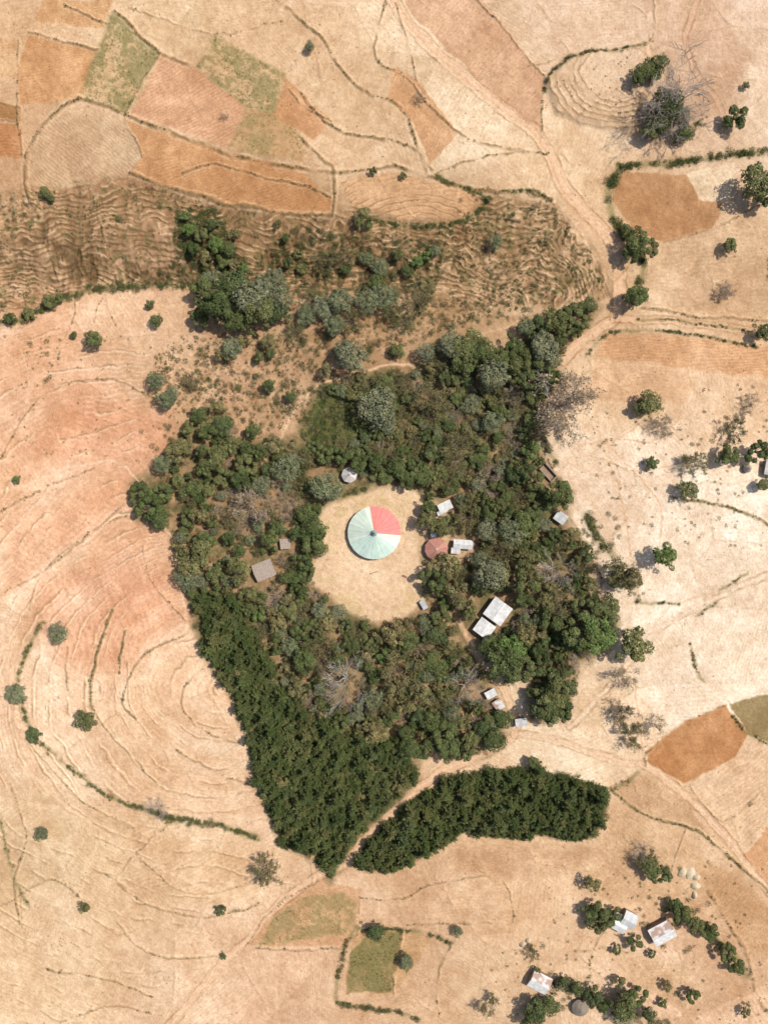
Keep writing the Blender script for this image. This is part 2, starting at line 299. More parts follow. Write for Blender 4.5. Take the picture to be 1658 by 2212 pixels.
# hedges: (points, spread, rmin, rmax, density, palette)
GR=[3,2,1,1,3,2]; DRY=[2,3,3,3,1,2]; D_=[2,1,0,0,5,1]; LG=[3,5,2,0,1,3]
HEDGES=[
([(1335,360),(1400,352),(1500,345),(1600,337),(1728,318)],3,5,10,.5,D_),
([(1335,360),(1315,400),(1320,460),(1345,510),(1370,540)],3.5,6,12,.5,D_),
([(1385,560),(1382,600),(1365,640)],3,6,11,.45,D_),
([(1268,770),(1300,730),(1335,716),(1400,712),(1500,722),(1640,748)],1.5,2.5,5,.6,GR),
([(1372,688),(1450,690),(1560,705),(1640,722)],1,2,4,.4,GR),
([(938,383),(1010,410),(1047,430),(1030,460),(1000,475),(930,492),(830,482),(780,465)],2,3,7,.5,D_),
([(-70,715),(0,695),(60,680),(110,645),(200,618),(320,606),(415,610)],4,4,10,.5,[3,3,0,1,4,1]),
([(1172,200),(1180,165),(1220,135),(1300,112),(1390,98)],1.5,2.5,5.5,.6,GR),
([(92,1345),(56,1420),(42,1480),(54,1540),(80,1592),(130,1642),(200,1692),(270,1735),(370,1762),(450,1778),(555,1815)],2.2,2.5,6,.7,LG),
([(330,1755),(400,1775),(470,1785),(540,1812)],3,3,8,.4,LG),
([(1100,412),(1150,415),(1187,432)],1.5,3,6,.5,D_),
([(1580,1540),(1600,1570),(1625,1590),(1658,1610)],1.5,3,5,.5,D_),
([(765,2005),(742,2060),(728,2120),(730,2165),(790,2185),(850,2190),(905,2205)],2,3,7,.65,GR),
([(765,2005),(812,2012),(870,2012),(930,2022),(975,2036)],1.5,3,6,.65,GR),
([(1440,1945),(1490,1985),(1530,2010),(1575,2058),(1610,2105)],7,5,11,.25,D_),
([(1190,2120),(1240,2130),(1300,2155),(1350,2190),(1440,2212)],7,5,11,.25,D_),
([(1370,1297),(1410,1302),(1465,1305)],1.2,2.5,5,.4,GR),
([(1550,1272),(1580,1258),(1612,1238)],1.2,2.5,4.5,.35,GR),
([(1485,1390),(1500,1440),(1522,1480)],1.5,2.5,4.5,.35,GR),
([(1500,1330),(1545,1300)],2,2,4,.2,GR),
([(1265,1115),(1290,1160),(1320,1200),(1345,1240)],8,6,13,.3,D_),
([(1180,880),(1175,950),(1200,1000)],3,4,9,.3,GR),
([(245,1312),(208,1425),(200,1530)],1.2,1.6,3.4,.3,GR),
([(272,1362),(262,1450)],1,1.6,3.2,.35,GR),
([(1445,1072),(1500,1082),(1560,1092),(1660,1135)],1.4,2,4,.3,GR),
([(740,1075),(780,1055),(820,1030),(835,1015)],3,4,8,.3,D_),
([(1455,310),(1480,290),(1505,268)],2,4,8,.3,D_),
([(1655,560),(1658,600)],2,3,5,.2,GR),
([(0,1760),(15,1850),(35,1920),(60,1960)],3,2,5,.15,GR),
([(1320,1705),(1350,1690),(1385,1665)],3,2.5,6,.25,GR),
([(1310,1702),(1400,1762),(1500,1792),(1600,1872)],2,2,4,.14,GR),
([(0,690),(60,672),(100,650)],5,6,11,.2,D_),
]
for P,w,r0,r1,dn,pal in HEDGES:
    D=linedist(cat(P),r1*2.5); M=np.exp(-(D/(r1*.8))**2)*np.clip(fbm(U,V,20,91,3)*4-1.,.2,1); mix(M,(130,122,78),.6)
# fine speckle
h=np.random.default_rng(5).random(U.shape)
mod(((n3-.5)*.9+(h-.5)*.75),np.array([.14,.165,.2]))
spk=np.clip((vn(U,V,3.2,95)-.88)*12,0,1)*np.clip(fbm(U,V,70,96,3)*5-2.1,0,1)
mix(spk,(134,108,72),.6)
Z+=(n2-.5)*.24+(n3-.5)*.14
def hgt(u,v):
    i=np.clip(np.searchsorted(us,u),1,len(us)-1); j=np.clip(np.searchsorted(vs,v),1,len(vs)-1)
    return Z[j,i]
Z0=float(hgt(808,1200)); Z-=Z0
C=np.clip(C,20,249)
# ------------------------------------------------------------ mesh helpers
def mesh_np(name,verts,quads,cols=None,mats=(),midx=None,smooth=False,tris=None):
    me=bpy.data.meshes.new(name); verts=np.asarray(verts,np.float32); quads=np.asarray(quads,np.int32)
    nq=len(quads); me.vertices.add(len(verts)); me.vertices.foreach_set('co',verts.ravel())
    me.loops.add(nq*4); me.loops.foreach_set('vertex_index',quads.ravel())
    me.polygons.add(nq); me.polygons.foreach_set('loop_start',np.arange(nq,dtype=np.int32)*4)
    try: me.polygons.foreach_set('loop_total',np.full(nq,4,np.int32))
    except Exception: pass
    for m in mats: me.materials.append(m)
    if midx is not None: me.polygons.foreach_set('material_index',np.asarray(midx,np.int32))
    me.polygons.foreach_set('use_smooth',np.full(nq,smooth))
    if cols is not None:
        a=me.color_attributes.new('Col','FLOAT_COLOR','POINT')
        c=np.ones((len(verts),4),np.float32); c[:,:3]=cols; a.data.foreach_set('color',c.ravel())
    me.update(); return me
def obj(name,me,parent=None,loc=(0,0,0),rot=0,sc=None):
    o=bpy.data.objects.new(name,me); bpy.context.scene.collection.objects.link(o)
    o.location=loc; o.rotation_euler=(0,0,rot)
    if sc is not None: o.scale=sc
    if parent: o.parent=parent
    return o
# ------------------------------------------------------------ materials
def newmat(name):
    m=bpy.data.materials.new(name); m.use_nodes=True; nt=m.node_tree
    b=nt.nodes['Principled BSDF']; return m,nt,b
def attr_mat(name,rough=.95,nscale=2.,namt=.25,spec=.1,bump=0.,objrand=0.,base=None):
    m,nt,b=newmat(name); N=nt.nodes; Lk=nt.links
    at=N.new('ShaderNodeAttribute'); at.attribute_name='Col'
    tc=N.new('ShaderNodeTexCoord'); no=N.new('ShaderNodeTexNoise'); no.inputs['Scale'].default_value=nscale; no.inputs['Detail'].default_value=5
    Lk.new(tc.outputs['Object'],no.inputs['Vector'])
    mr=N.new('ShaderNodeMapRange'); mr.inputs['From Min'].default_value=.3; mr.inputs['From Max'].default_value=.7
    mr.inputs['To Min'].default_value=1-namt; mr.inputs['To Max'].default_value=1+namt
    Lk.new(no.outputs['Fac'],mr.inputs['Value'])
    vm=N.new('ShaderNodeVectorMath'); vm.operation='SCALE'; Lk.new(at.outputs['Color'],vm.inputs[0]); Lk.new(mr.outputs['Result'],vm.inputs['Scale'])
    out=vm.outputs['Vector']
    if base is not None:
        oi=N.new('ShaderNodeObjectInfo'); cr=N.new('ShaderNodeValToRGB'); cr.color_ramp.elements[0].position=0; cr.color_ramp.elements[1].position=1
        k=len(base)
        for q in range(k-2): cr.color_ramp.elements.new((q+1)/(k-1))
        for q,c in enumerate(base): cr.color_ramp.elements[q].color=(*c,1)
        Lk.new(oi.outputs['Random'],cr.inputs['Fac'])
        v2=N.new('ShaderNodeVectorMath'); v2.operation='MULTIPLY'; Lk.new(out,v2.inputs[0]); Lk.new(cr.outputs['Color'],v2.inputs[1]); out=v2.outputs['Vector']
    Lk.new(out,b.inputs['Base Color']); b.inputs['Roughness'].default_value=rough; b.inputs['Specular IOR Level'].default_value=spec
    if bump:
        bp=N.new('ShaderNodeBump'); bp.inputs['Strength'].default_value=bump; bp.inputs['Distance'].default_value=.3
        Lk.new(no.outputs['Fac'],bp.inputs['Height']); Lk.new(bp.outputs['Normal'],b.inputs['Normal'])
    return m
def plain(name,c,rough=.8,nscale=3.,c2=None,lo=.35,hi=.65,metal=0.):
    m,nt,b=newmat(name); N=nt.nodes; Lk=nt.links
    tc=N.new('ShaderNodeTexCoord'); no=N.new('ShaderNodeTexNoise'); no.inputs['Scale'].default_value=nscale; no.inputs['Detail'].default_value=6
    Lk.new(tc.outputs['Object'],no.inputs['Vector']); cr=N.new('ShaderNodeValToRGB')
    c2=c2 if c2 is not None else tuple(x*.75 for x in c)
    cr.color_ramp.elements[0].position=lo; cr.color_ramp.elements[0].color=(*c2,1); cr.color_ramp.elements[1].position=hi; cr.color_ramp.elements[1].color=(*c,1)
    Lk.new(no.outputs['Fac'],cr.inputs['Fac']); Lk.new(cr.outputs['Color'],b.inputs['Base Color'])
    b.inputs['Roughness'].default_value=rough; b.inputs['Metallic'].default_value=metal; b.inputs['Specular IOR Level'].default_value=.25
    return m
m_ground=attr_mat('dry_soil',1.,2.6,.10,.02,.3)
m_scrub=attr_mat('scrub_leaves',.9,1.,.2,.05)
m_bark=plain('bark',(.18,.14,.10),.9,4.)
m_barkw=plain('pale_bark',(.40,.35,.30),.9,4.,(.25,.21,.17))
def tl(*cs): return [tuple(lin(c)/1.2) for c in cs]
m_dark=attr_mat('leaves_dark',.8,.8,.3,.1,base=tl((88,98,57),(104,110,66),(78,90,52),(116,116,72),(84,96,60)))
m_grey=attr_mat('leaves_grey',.8,.8,.2,.1,base=tl((122,126,92),(112,116,84),(130,130,100),(108,116,82)))
m_oliv=attr_mat('leaves_olive',.8,.8,.2,.1,base=tl((124,118,76),(134,124,82),(110,110,68),(140,128,90)))
m_brit=attr_mat('leaves_bright',.8,.8,.2,.1,base=tl((100,120,64),(110,124,74),(96,114,58)))
m_coni=attr_mat('conifer_needles',.8,.8,.3,.1,base=tl((80,92,50),(96,102,58),(72,84,47),(108,106,64),(84,98,60)))
m_brow=attr_mat('leaves_dry',.85,.8,.2,.1,base=tl((168,144,112),(150,130,98),(176,152,120)))
# ------------------------------------------------------------ ground object
nv,nu=U.shape
gx=(U-CU)/S; gy=(CV-V)/S
verts=np.stack([gx,gy,Z],-1).reshape(-1,3)
idx=np.arange(nv*nu).reshape(nv,nu)
q=np.stack([idx[:-1,:-1],idx[1:,:-1],idx[1:,1:],idx[:-1,1:]],-1).reshape(-1,4)
obj('ground',mesh_np('ground',verts,q,alb(C).reshape(-1,3),[m_ground],smooth=True))
del verts,q
def W(u,v,z=0.):
    k=(CAMH-z)/CAMH
    u2=CU+(u-CU)*k; v2=CV+(v-CV)*k
    return (u2-CU)/S,(CV-v2)/S,float(hgt(u2,v2))
def Wn(u,v):
    return (u-CU)/S,(CV-v)/S,hgt(u,v)
# ------------------------------------------------------------ leaf / tube primitives
def leafquads(P,Nrm,size,r,aspect=1.):
    n=len(P); a=r.normal(size=(n,3)); t=np.cross(Nrm,a); t/=np.linalg.norm(t,axis=1)[:,None]+1e-9
    b=np.cross(Nrm,t); s=np.broadcast_to(size,(n,))[:,None]*.5
    v=np.stack([P-t*s*aspect,P-b*s,P+t*s*aspect,P+b*s],1).reshape(-1,3)
    return v,np.arange(4*n).reshape(n,4)
def tubes(p0,p1,r0,r1,k=4):
    p0=np.array(p0,float);p1=np.array(p1,float);r0=np.array(r0)[:,None];r1=np.array(r1)[:,None];n=len(p0)
    d=p1-p0; d/=np.linalg.norm(d,axis=1)[:,None]+1e-9
    a=np.where(np.abs(d[:,2:3])>.9,np.array([[1,0,0.]]),np.array([[0,0,1.]])); t=np.cross(d,a); t/=np.linalg.norm(t,axis=1)[:,None]; b=np.cross(d,t)
    vs_=[]
    for P,R in((p0,r0),(p1,r1)):
        for q_ in range(k):
            an=2*math.pi*q_/k; vs_.append(P+(t*math.cos(an)+b*math.sin(an))*R)
    v=np.stack(vs_,1).reshape(-1,3); base=(np.arange(n)*2*k)[:,None]
    f=[]
    for q_ in range(k):
        w_=(q_+1)%k; f.append(base+np.array([[q_,w_,k+w_,k+q_]]))
    return v,np.concatenate(f,0)
def join(parts):
    V_=[];Q_=[];C_=[];M_=[];o=0
    for v,q_,c,m in parts:
        V_.append(v);Q_.append(q_+o);C_.append(np.broadcast_to(c,(len(v),3)));M_.append(np.full(len(q_),m));o+=len(v)
    return np.concatenate(V_),np.concatenate(Q_),np.concatenate(C_),np.concatenate(M_)
def broadleaf(seed,nl=24,nleaf=4200,flat=.5,ls=.085,irr=.18):
    r=np.random.default_rng(seed); ph=r.random(4)*6.28
    Lc=[];Lr=[]
    for k in range(nl):
        a=r.random()*6.283; rr=math.sqrt(r.random())*.78; env=1+irr*math.sin(2*a+ph[0])+irr*.8*math.sin(3*a+ph[1])
        rr*=env; zz=.95+flat*.75*math.sqrt(max(0,1-min(1,rr*rr)*.95))*(.7+.4*r.random())-.12
        if r.random()<.2: zz-=.3
        Lc.append((rr*math.cos(a),rr*math.sin(a),zz)); Lr.append(r.uniform(.14,.34)*(1.1-.35*min(rr,1)))
    Lc=np.array(Lc);Lr=np.array(Lr); w=Lr**2;w/=w.sum()
    k=r.choice(nl,nleaf,p=w); d=r.normal(size=(nleaf,3)); d[:,2]=d[:,2]+.45; d/=np.linalg.norm(d,axis=1)[:,None]
    P=Lc[k]+d*Lr[k][:,None]*(r.uniform(.72,1.14,nleaf)[:,None])*np.array([1,1,.8])
    keep=np.ones(nleaf,bool)
    for q_ in range(nl):
        keep&=~((np.linalg.norm(P-Lc[q_],axis=1)<Lr[q_]*.66))
    P=P[keep];d=d[keep];k=k[keep]
    nn=d+np.array([0,0,.3])+r.normal(size=d.shape)*.38; nn/=np.linalg.norm(nn,axis=1)[:,None]
    v,q_=leafquads(P,nn,r.uniform(.6,1.4,len(P))*ls,r)
    lc=r.uniform(.78,1.22,nl)[k]*r.uniform(.66,1.34,len(P)); hue=r.normal(size=len(P))*.06
    c=np.repeat(np.stack([lc*(1+hue),lc,lc*(1-hue)],1),4,0)
    p0=[(0,0,-.1),(0,0,.35)];p1=[(0,0,.35),(.04,.02,.75)];r0=[.08,.06];r1=[.06,.04]
    for q2 in r.choice(nl,min(10,nl),replace=False):
        m_=np.array([0,0,.5])*.4+Lc[q2]*.6*np.array([.8,.8,1]); 
        p0+= [(0.01,0,r.uniform(.35,.65)),tuple(m_)];p1+=[tuple(m_),tuple(Lc[q2])];r0+=[.035,.022];r1+=[.022,.008]
    tv,tq=tubes(p0,p1,r0,r1,5)
    return join([(v,q_,c,0),(tv,tq,(1,1,1),1)])
def conifer(seed):
    r=np.random.default_rng(seed); P0=[];P1=[];Wd=[]
    nlv=12; top=r.uniform(2.2,2.9); lean=r.normal(size=2)*.12
    for l in range(nlv):
        t=l/(nlv-1); z=.45+top*.9*t; R=(1-t)**.7*1.0+.08; nb=int(8-3*t); off=r.random()*6.28
        for b_ in range(nb):
            a=off+b_*6.283/nb+r.normal()*.25; Rb=R*r.uniform(.55,1.3); rise=.2-.35*(1-t)*.5+r.normal()*.06
            dr=np.array([math.cos(a),math.sin(a),0]); pr=np.array([lean[0]*t,lean[1]*t,z+r.normal()*.05])
            for s in range(4):
                f0=s/4;f1=(s+1.25)/4
                A=pr+dr*Rb*f0+np.array([0,0,rise*f0*Rb*1.3]);B=pr+dr*Rb*f1+np.array([0,0,rise*f1*Rb*1.3+.05*f1])
                P0.append(A);P1.append(B);Wd.append(.085*(1.15-f0*.85))
                if s>=1:
                    for sg in(-1,1):
                        a2=a+sg*r.uniform(.4,.9); d2=np.array([math.cos(a2),math.sin(a2),r.uniform(-.1,.45)]); P0.append(A);P1.append(A+d2*Rb*.38*(1.2-f0*.5));Wd.append(.055)
    P0=np.array(P0);P1=np.array(P1);Wd=np.array(Wd)[:,None]; d=P1-P0; sd=np.cross(d,np.array([0,0,1.])+r.normal(size=d.shape)*.35); sd/=np.linalg.norm(sd,axis=1)[:,None]+1e-9
    m=P0*.5+P1*.5
    v=np.stack([P0,m-sd*Wd,P1,m+sd*Wd],1).reshape(-1,3); n=len(P0); c=np.repeat(r.uniform(.6,1.4,(n,1))*np.array([[1,1,1]]),4,0)
    tv,tq=tubes([(0,0,-.1),(0,0,1.2)],[(0,0,1.2),(lean[0],lean[1],top+.4)],[.08,.05],[.05,.01],5)
    return join([(v,np.arange(4*n).reshape(n,4),c,0),(tv,tq,(1,1,1),1)])
def bare(seed,leaves=0,th=.72):
    r=np.random.default_rng(seed); p0=[];p1=[];r0=[];r1=[];tips=[]
    def grow(p,d,L,rad,lv):
        n=3; 
        for s in range(n):
            d=d+r.normal(size=3)*.16; d[2]+=.02; d/=np.linalg.norm(d); e=p+d*L/n
            ra=rad*(1-.22*s);rb=rad*(1-.22*(s+1)); p0.append(p);p1.append(e);r0.append(ra);r1.append(rb)
            if lv<4:
                for _ in range(2 if lv>0 else 1):
                    dd=d+r.normal(size=3)*.65; dd[2]=abs(dd[2])*.5+.05; dd/=np.linalg.norm(dd)
                    if r.random()<.85 and lv<3: grow(e,dd,L*r.uniform(.5,.75),rb*.6,lv+1)
            p=e
        tips.append(p)
    p0.append(np.array([0,0,-.1]));p1.append(np.array([0,0,.35]));r0.append(.07*th);r1.append(.055*th)
    for k in range(7):
        a=k*.9+r.random()*.6; grow(np.array([0,0,.33]),np.array([math.cos(a),math.sin(a),r.uniform(.35,1.2)]),r.uniform(.55,.85),.03*th,0)
    tv,tq=tubes(p0,p1,np.maximum(r0,.0065*th),np.maximum(r1,.005*th),3)
    parts=[(tv,tq,(1,1,1),1)]
    if leaves:
        T=np.array(p1)[r.integers(len(p1)//8,len(p1),leaves)]+r.normal(size=(leaves,3))*.04; nn=r.normal(size=T.shape); nn[:,2]+=.8; nn/=np.linalg.norm(nn,axis=1)[:,None]
        v,q_=leafquads(T,nn,r.uniform(.03,.075,leaves),r); parts.append((v,q_,np.repeat(r.uniform(.7,1.3,(leaves,1))*np.ones(3),4,0),0))
    return join(parts)
LIB={}
def reg(kind,gens,lm,bm):
    LIB[kind]=[mesh_np(kind+'_mesh',g[0],g[1],g[2],[lm,bm],g[3]) for g in gens]
bl=[broadleaf(100+k,nl=int(16+k*5),flat=.45+.08*(k%3),irr=.14+.04*(k%4)) for k in range(7)]
reg('dark',bl,m_dark,m_bark)
reg('grey',[broadleaf(200+k,nl=34+8*k,nleaf=4600,ls=.075,irr=.12) for k in range(4)],m_grey,m_barkw)
reg('oliv',[broadleaf(300+k,nl=26,nleaf=2800,irr=.2) for k in range(5)],m_oliv,m_bark)
reg('brit',bl[1:4],m_brit,m_bark)
reg('coni',[conifer(400+k) for k in range(9)],m_coni,m_bark)
reg('bare',[bare(500+k,0,.85) for k in range(4)],m_brow,m_barkw)
reg('dry',[bare(520+k,1500) for k in range(4)],m_brow,m_barkw)
reg('sparse',[bare(540+k,3000) for k in range(4)],m_oliv,m_bark)
NM=dict(dark='broadleaf_tree',grey='grey_green_tree',oliv='acacia_tree',brit='leafy_tree',coni='conifer_tree',bare='bare_tree',dry='dry_tree',sparse='sparse_tree')
placed=[]
def tree(kind,u,v,r,parent=None,hs=None,name=None):
    hs=hs or rng.uniform(.9,1.25)
    if kind=='bare' and r>48: hs=1.35
    zc=(1.9 if kind=='coni' else 1.1)*r/S*hs
    x,y,z=W(u,v,zc); me=LIB[kind][rng.integers(len(LIB[kind]))]; s=r/S
    if kind in('bare','dry','sparse'): s*=1.02
    o=obj(name or NM[kind],me,parent,(x,y,z-.05),rng.random()*6.283,(s*rng.uniform(.88,1.1),s*rng.uniform(.88,1.1),s*hs))
    placed.append((u,v,r)); return o
# scattered single trees
singles="""dark 196 730 24;dark 333 688 15;dark 318 652 12;dark 155 722 9;brit 32 1035 11;grey 128 1368 25;dark 185 1556 25;dark 76 1588 21;grey 35 1500 27;grey 88 1805 17
sparse 570 1888 30;dry 555 1895 18;dark 475 1970 13;oliv 183 1965 15;dark 481 2068 9;bare 340 1752 24;grey 668 95 12;dry 908 210 13;dry 484 245 8
dark 1375 170 22;dark 1395 155 26;dark 1420 138 25;dark 1412 170 16;dark 1440 222 36;dark 1425 255 30;grey 1465 248 26;bare 1480 190 68;dark 1405 285 22;dark 1475 285 22;bare 1455 215 56
dark 1590 250 26;dark 1570 265 14;dark 1608 187 9;dark 1632 392 38;dark 1655 420 30;dark 1577 531 18;dark 1372 520 32;dark 1400 535 24;dark 1360 545 26;dark 1350 500 18;dark 1370 642 28;dark 1385 635 20
dark 1404 872 30;dark 1382 880 22;brit 1437 1200 31;dark 1370 1398 46;sparse 1345 1235 40;oliv 1330 1250 26;oliv 1362 1245 24;dark 1482 1058 24;dark 1405 1003 17;sparse 1500 998 26;dark 1570 985 28;dark 1637 975 28;dark 1648 1045 18
dry 1220 870 66;dry 1205 905 48;dry 1250 840 40;dry 1345 1540 28;dry 1412 1570 25;sparse 1365 1592 27;dry 1350 1465 26;sparse 1345 1545 22;dark 1154 1648 17;oliv 1278 1908 22
dark 1405 1875 22;dark 1430 1890 24;sparse 1400 1860 22;bare 1385 1840 22;dark 1282 1968 25;dark 1300 1985 28;dark 1275 1990 16;dark 1322 1975 20;grey 988 2013 14;grey 878 2083 20;dark 812 2018 22
dark 1470 1975 22;dark 1500 1995 25;dark 1530 2015 26;dark 1570 2055 22;dark 1590 2085 20;dark 1455 1955 18;dark 1370 2035 18;dark 1330 2050 12;dark 1160 2180 30;dark 1185 2175 24;dark 1150 2205 26
dark 1215 2120 16;dark 1245 2135 18;dark 1280 2150 22;dark 1300 2170 20;dark 1345 2170 32;dark 1370 2155 26;grey 1345 2195 26;dark 1400 2190 18;dark 1495 2150 18;oliv 1610 2185 14;oliv 1440 2130 14;dark 1405 2060 10
oliv 1340 2120 16;sparse 1060 2175 22;sparse 1150 2060 16;dark 1160 2095 10;dark 1650 715 22;dry 1570 630 20;dry 1580 625 14;dry 1620 860 18;sparse 1590 930 28;dry 1440 920 22;dry 1410 915 16;dry 1610 890 18
dark 95 412 14;dark 108 425 10;oliv 255 470 8;grey 1070 522 19;dark 1055 430 8;oliv 785 462 20;dark 775 478 15;dark 795 484 12;dark 870 380 9;dark 805 368 9
dark 100 645 20;dark 118 640 14;dark 55 672 18;dark 15 685 16;dark 1430 2165 12
dark 440 625 40;dark 470 660 44;dark 505 615 42;grey 540 640 44;dark 560 672 40;grey 595 640 38;dark 600 672 30;dark 520 690 34;dark 430 680 28;grey 590 590 22;grey 450 590 24;grey 570 605 24;oliv 480 610 30
brit 405 490 18;dark 430 500 20;brit 460 520 22;dark 490 530 18;oliv 440 545 20;dark 475 555 20;oliv 500 560 16;dark 415 530 18;dark 455 480 16;brit 520 570 14;oliv 505 500 14;brit 398 465 12
grey 660 685 26;grey 700 665 30;grey 735 650 32;sparse 680 650 30;grey 720 705 26;sparse 760 690 30;grey 790 650 28;grey 830 640 32;dark 810 610 24;sparse 850 655 30;grey 820 570 22;grey 790 550 18;oliv 925 620 22;sparse 905 650 28;sparse 870 690 24;sparse 640 720 26
brit 900 560 18;dark 880 575 18;brit 920 550 15;dark 860 545 15;grey 940 540 14;dark 615 510 11;dark 640 540 12;dark 620 560 14;dark 650 575 14;sparse 700 560 24;sparse 740 545 24;dark 745 575 14;oliv 600 480 10
grey 758 768 38;grey 740 755 24;dark 857 757 18;oliv 705 800 20;dark 630 858 17;dark 580 832 17;dark 560 772 15;grey 500 750 26;oliv 480 765 20;oliv 520 740 20;oliv 580 740 20;dark 585 762 14
grey 335 820 24;grey 355 862 28;grey 370 848 18;dark 430 895 22;dark 480 915 28;dark 405 925 20;dark 445 930 24;oliv 470 880 18;grey 350 1000 24;oliv 375 975 26;oliv 400 960 20;sparse 410 820 18;grey 450 925 14
dark 1010 755 42;grey 975 745 34;dark 1040 760 34;grey 1065 810 36;dark 1000 790 30;dark 1080 775 28;dark 960 815 20;grey 920 760 22;dark 1165 705 28;dark 1200 690 32;dark 1240 680 30;dark 1270 660 20;grey 1175 750 36;dark 1150 780 28;grey 1190 780 26;dark 1140 820 24;dark 1215 715 20;oliv 930 790 18
grey 815 880 50;grey 1065 910 32;dark 1080 890 22;brit 1148 972 24;grey 704 1052 38;dark 1210 1065 36;dark 1190 1085 26;dark 1160 1040 26;dark 735 985 24;dark 700 985 20;dark 880 1035 24;dark 910 1030 26;dark 860 1010 24;dark 810 1000 24;dark 945 1020 24;dark 775 1000 22
brit 1290 1375 46;dark 1250 1370 42;dark 1300 1345 38;dark 1310 1310 30;dark 1195 1500 42;dark 1180 1535 36;dark 1210 1530 32;dark 1205 1465 32;dark 1090 1430 44;brit 1110 1400 40;dark 1060 1400 32;dark 1125 1445 36;dark 1085 1555 24;dark 1065 1600 28;dark 960 1585 32;oliv 810 1585 32
dark 298 1062 26;dark 325 1095 32;dark 345 1120 26;dark 350 1065 26;dark 680 1140 30;dark 675 1170 28;dark 660 1110 24;dark 640 1150 22;dark 585 1165 26;dark 600 1140 20;dark 690 1185 20;dark 655 1215 22;dark 660 1245 18;dark 635 1245 18
oliv 430 1200 42;oliv 405 1225 28;grey 400 1250 26;oliv 515 1225 34;dark 460 1240 26;dark 440 1165 24;dark 400 1140 20;oliv 540 1285 24;brit 557 1330 18;oliv 965 1225 36;dark 1130 1135 34;grey 1105 1150 32;dark 1155 1110 24;oliv 955 1135 30
grey 1060 1240 38;grey 1040 1210 26;oliv 1090 1240 30;oliv 985 1290 32;oliv 1010 1320 26;dark 950 1330 24;oliv 850 1370 32;dark 880 1385 26;brit 828 1420 20;dark 790 1385 18;bare 745 1480 60;bare 1200 1230 44;bare 1010 1490 40;sparse 860 1460 44;sparse 1215 1300 38;dry 545 1095 40;sparse 990 960 40;sparse 930 860 36;sparse 700 1400 36;oliv 705 1345 28;grey 690 1320 22;grey 625 1400 24;dark 625 1320 24;oliv 600 1345 26
dark 470 985 26;dark 500 960 24;dark 530 1000 26;dark 480 1030 28;dark 520 1035 26;dark 560 975 22;dark 440 1010 22;dark 580 1010 20;dark 420 1050 24;dark 450 1060 20;dark 385 1040 18;grey 620 1010 34;oliv 590 960 26;sparse 640 985 28;dark 545 930 18"""
for row in singles.replace('\n',';').split(';'):
    k,u,v,r=row.split(); r=float(r)
    if r>0: tree(k,float(u),float(v),r)
# forest fill
def parent_empty(n):
    e=bpy.data.objects.new(n,None); bpy.context.scene.collection.objects.link(e); return e
EXC=[CLEAR,[(1018,1295),(1075,1280),(1118,1312),(1050,1395),(1010,1365)],[(960,1150),(1035,1150),(1035,1205),(960,1205)],[(905,1150),(975,1150),(975,1222),(905,1222)],
 [(735,1005),(775,1005),(775,1048),(735,1048)],[(940,1075),(985,1075),(985,1115),(940,1115)],[(538,1200),(602,1200),(602,1262),(538,1262)],[(598,1158),(632,1158),(632,1192),(598,1192)],
 [(1190,1098),(1232,1098),(1232,1137),(1190,1137)],[(1160,1000),(1205,1000),(1205,1042),(1160,1042)],[(645,850),(760,850),(780,955),(650,965)],[(900,1295),(930,1295),(930,1325),(900,1325)],
 [(1042,1485),(1098,1485),(1140,1580),(1100,1580)]]
# keep canopy off the roofs
cap=np.array([(942,1186,27),(1000,1176,24),(984,1190,14),(1073,1323,36),(1046,1358,30),(961,1094,20),(570,1232,30),(616,1175,17),(754,1026,20),(1210,1118,20),(915,1307,13),(1060,1500,16),(1077,1524,16),(1125,1561,18),(1184,1021,18),(745,1480,36)],float)
road=cat([(985,1330),(1005,1375),(1040,1425),(1085,1480),(1108,1530),(1115,1590),(1040,1650),(960,1665),(905,1702),(850,1752),(800,1800),(755,1858),(738,1880)])
def fill(parent,P,n,kinds,r0,r1,ov,tries=6000,hs=(1.,1.4),exc=5,thr=0.,gap=30):
    P=np.array(P,float); kk=list(kinds.keys()); pp=np.array(list(kinds.values()),float); pp/=pp.sum(); c=0
    X=rng.uniform(P[:,0].min(),P[:,0].max(),tries);Y=rng.uniform(P[:,1].min(),P[:,1].max(),tries); ok=inpoly(X+(fbm(X,Y,30,180,2)-.5)*22,Y+(fbm(X,Y,30,181,2)-.5)*22,P)
    for E in EXC: ok&=~inpoly(X,Y,np.array(E,float))
    if thr: ok&=fbm(X,Y,gap,170,3)>thr
    for x,y in zip(X[ok],Y[ok]):
        if c>=n: break
        r=r0+(r1-r0)*rng.random()**1.3; A=np.array(placed)
        if np.any(np.hypot(A[:,0]-x,A[:,1]-y)<(A[:,2]+r)*ov): continue
        if np.any(np.hypot(cap[:,0]-x,cap[:,1]-y)<cap[:,2]+r*.85): continue
        if np.min(np.hypot(road[:,0]-x,road[:,1]-y))<r*.9+exc: continue
        tree(kk[rng.choice(len(kk),p=pp)],x,y,r,parent,rng.uniform(*hs)); c+=1
    return c
CONA=[(415,1290),(500,1292),(560,1385),(600,1480),(680,1565),(750,1592),(860,1602),(908,1690),(848,1750),(765,1815),(738,1872),(712,1905),(680,1862),(600,1822),(556,1700),(541,1600),(500,1500),(450,1430)]
f1=parent_empty('conifer_forest'); f2=parent_empty('conifer_grove'); f3=parent_empty('church_forest')
c1=fill(f1,CONA,800,{'coni':.93,'dark':.04,'oliv':.03},8,21,.45,16000,(.75,1.25),5)
c2=fill(f2,CONB,450,{'coni':1},8,20,.43,14000,(.75,1.25),8)
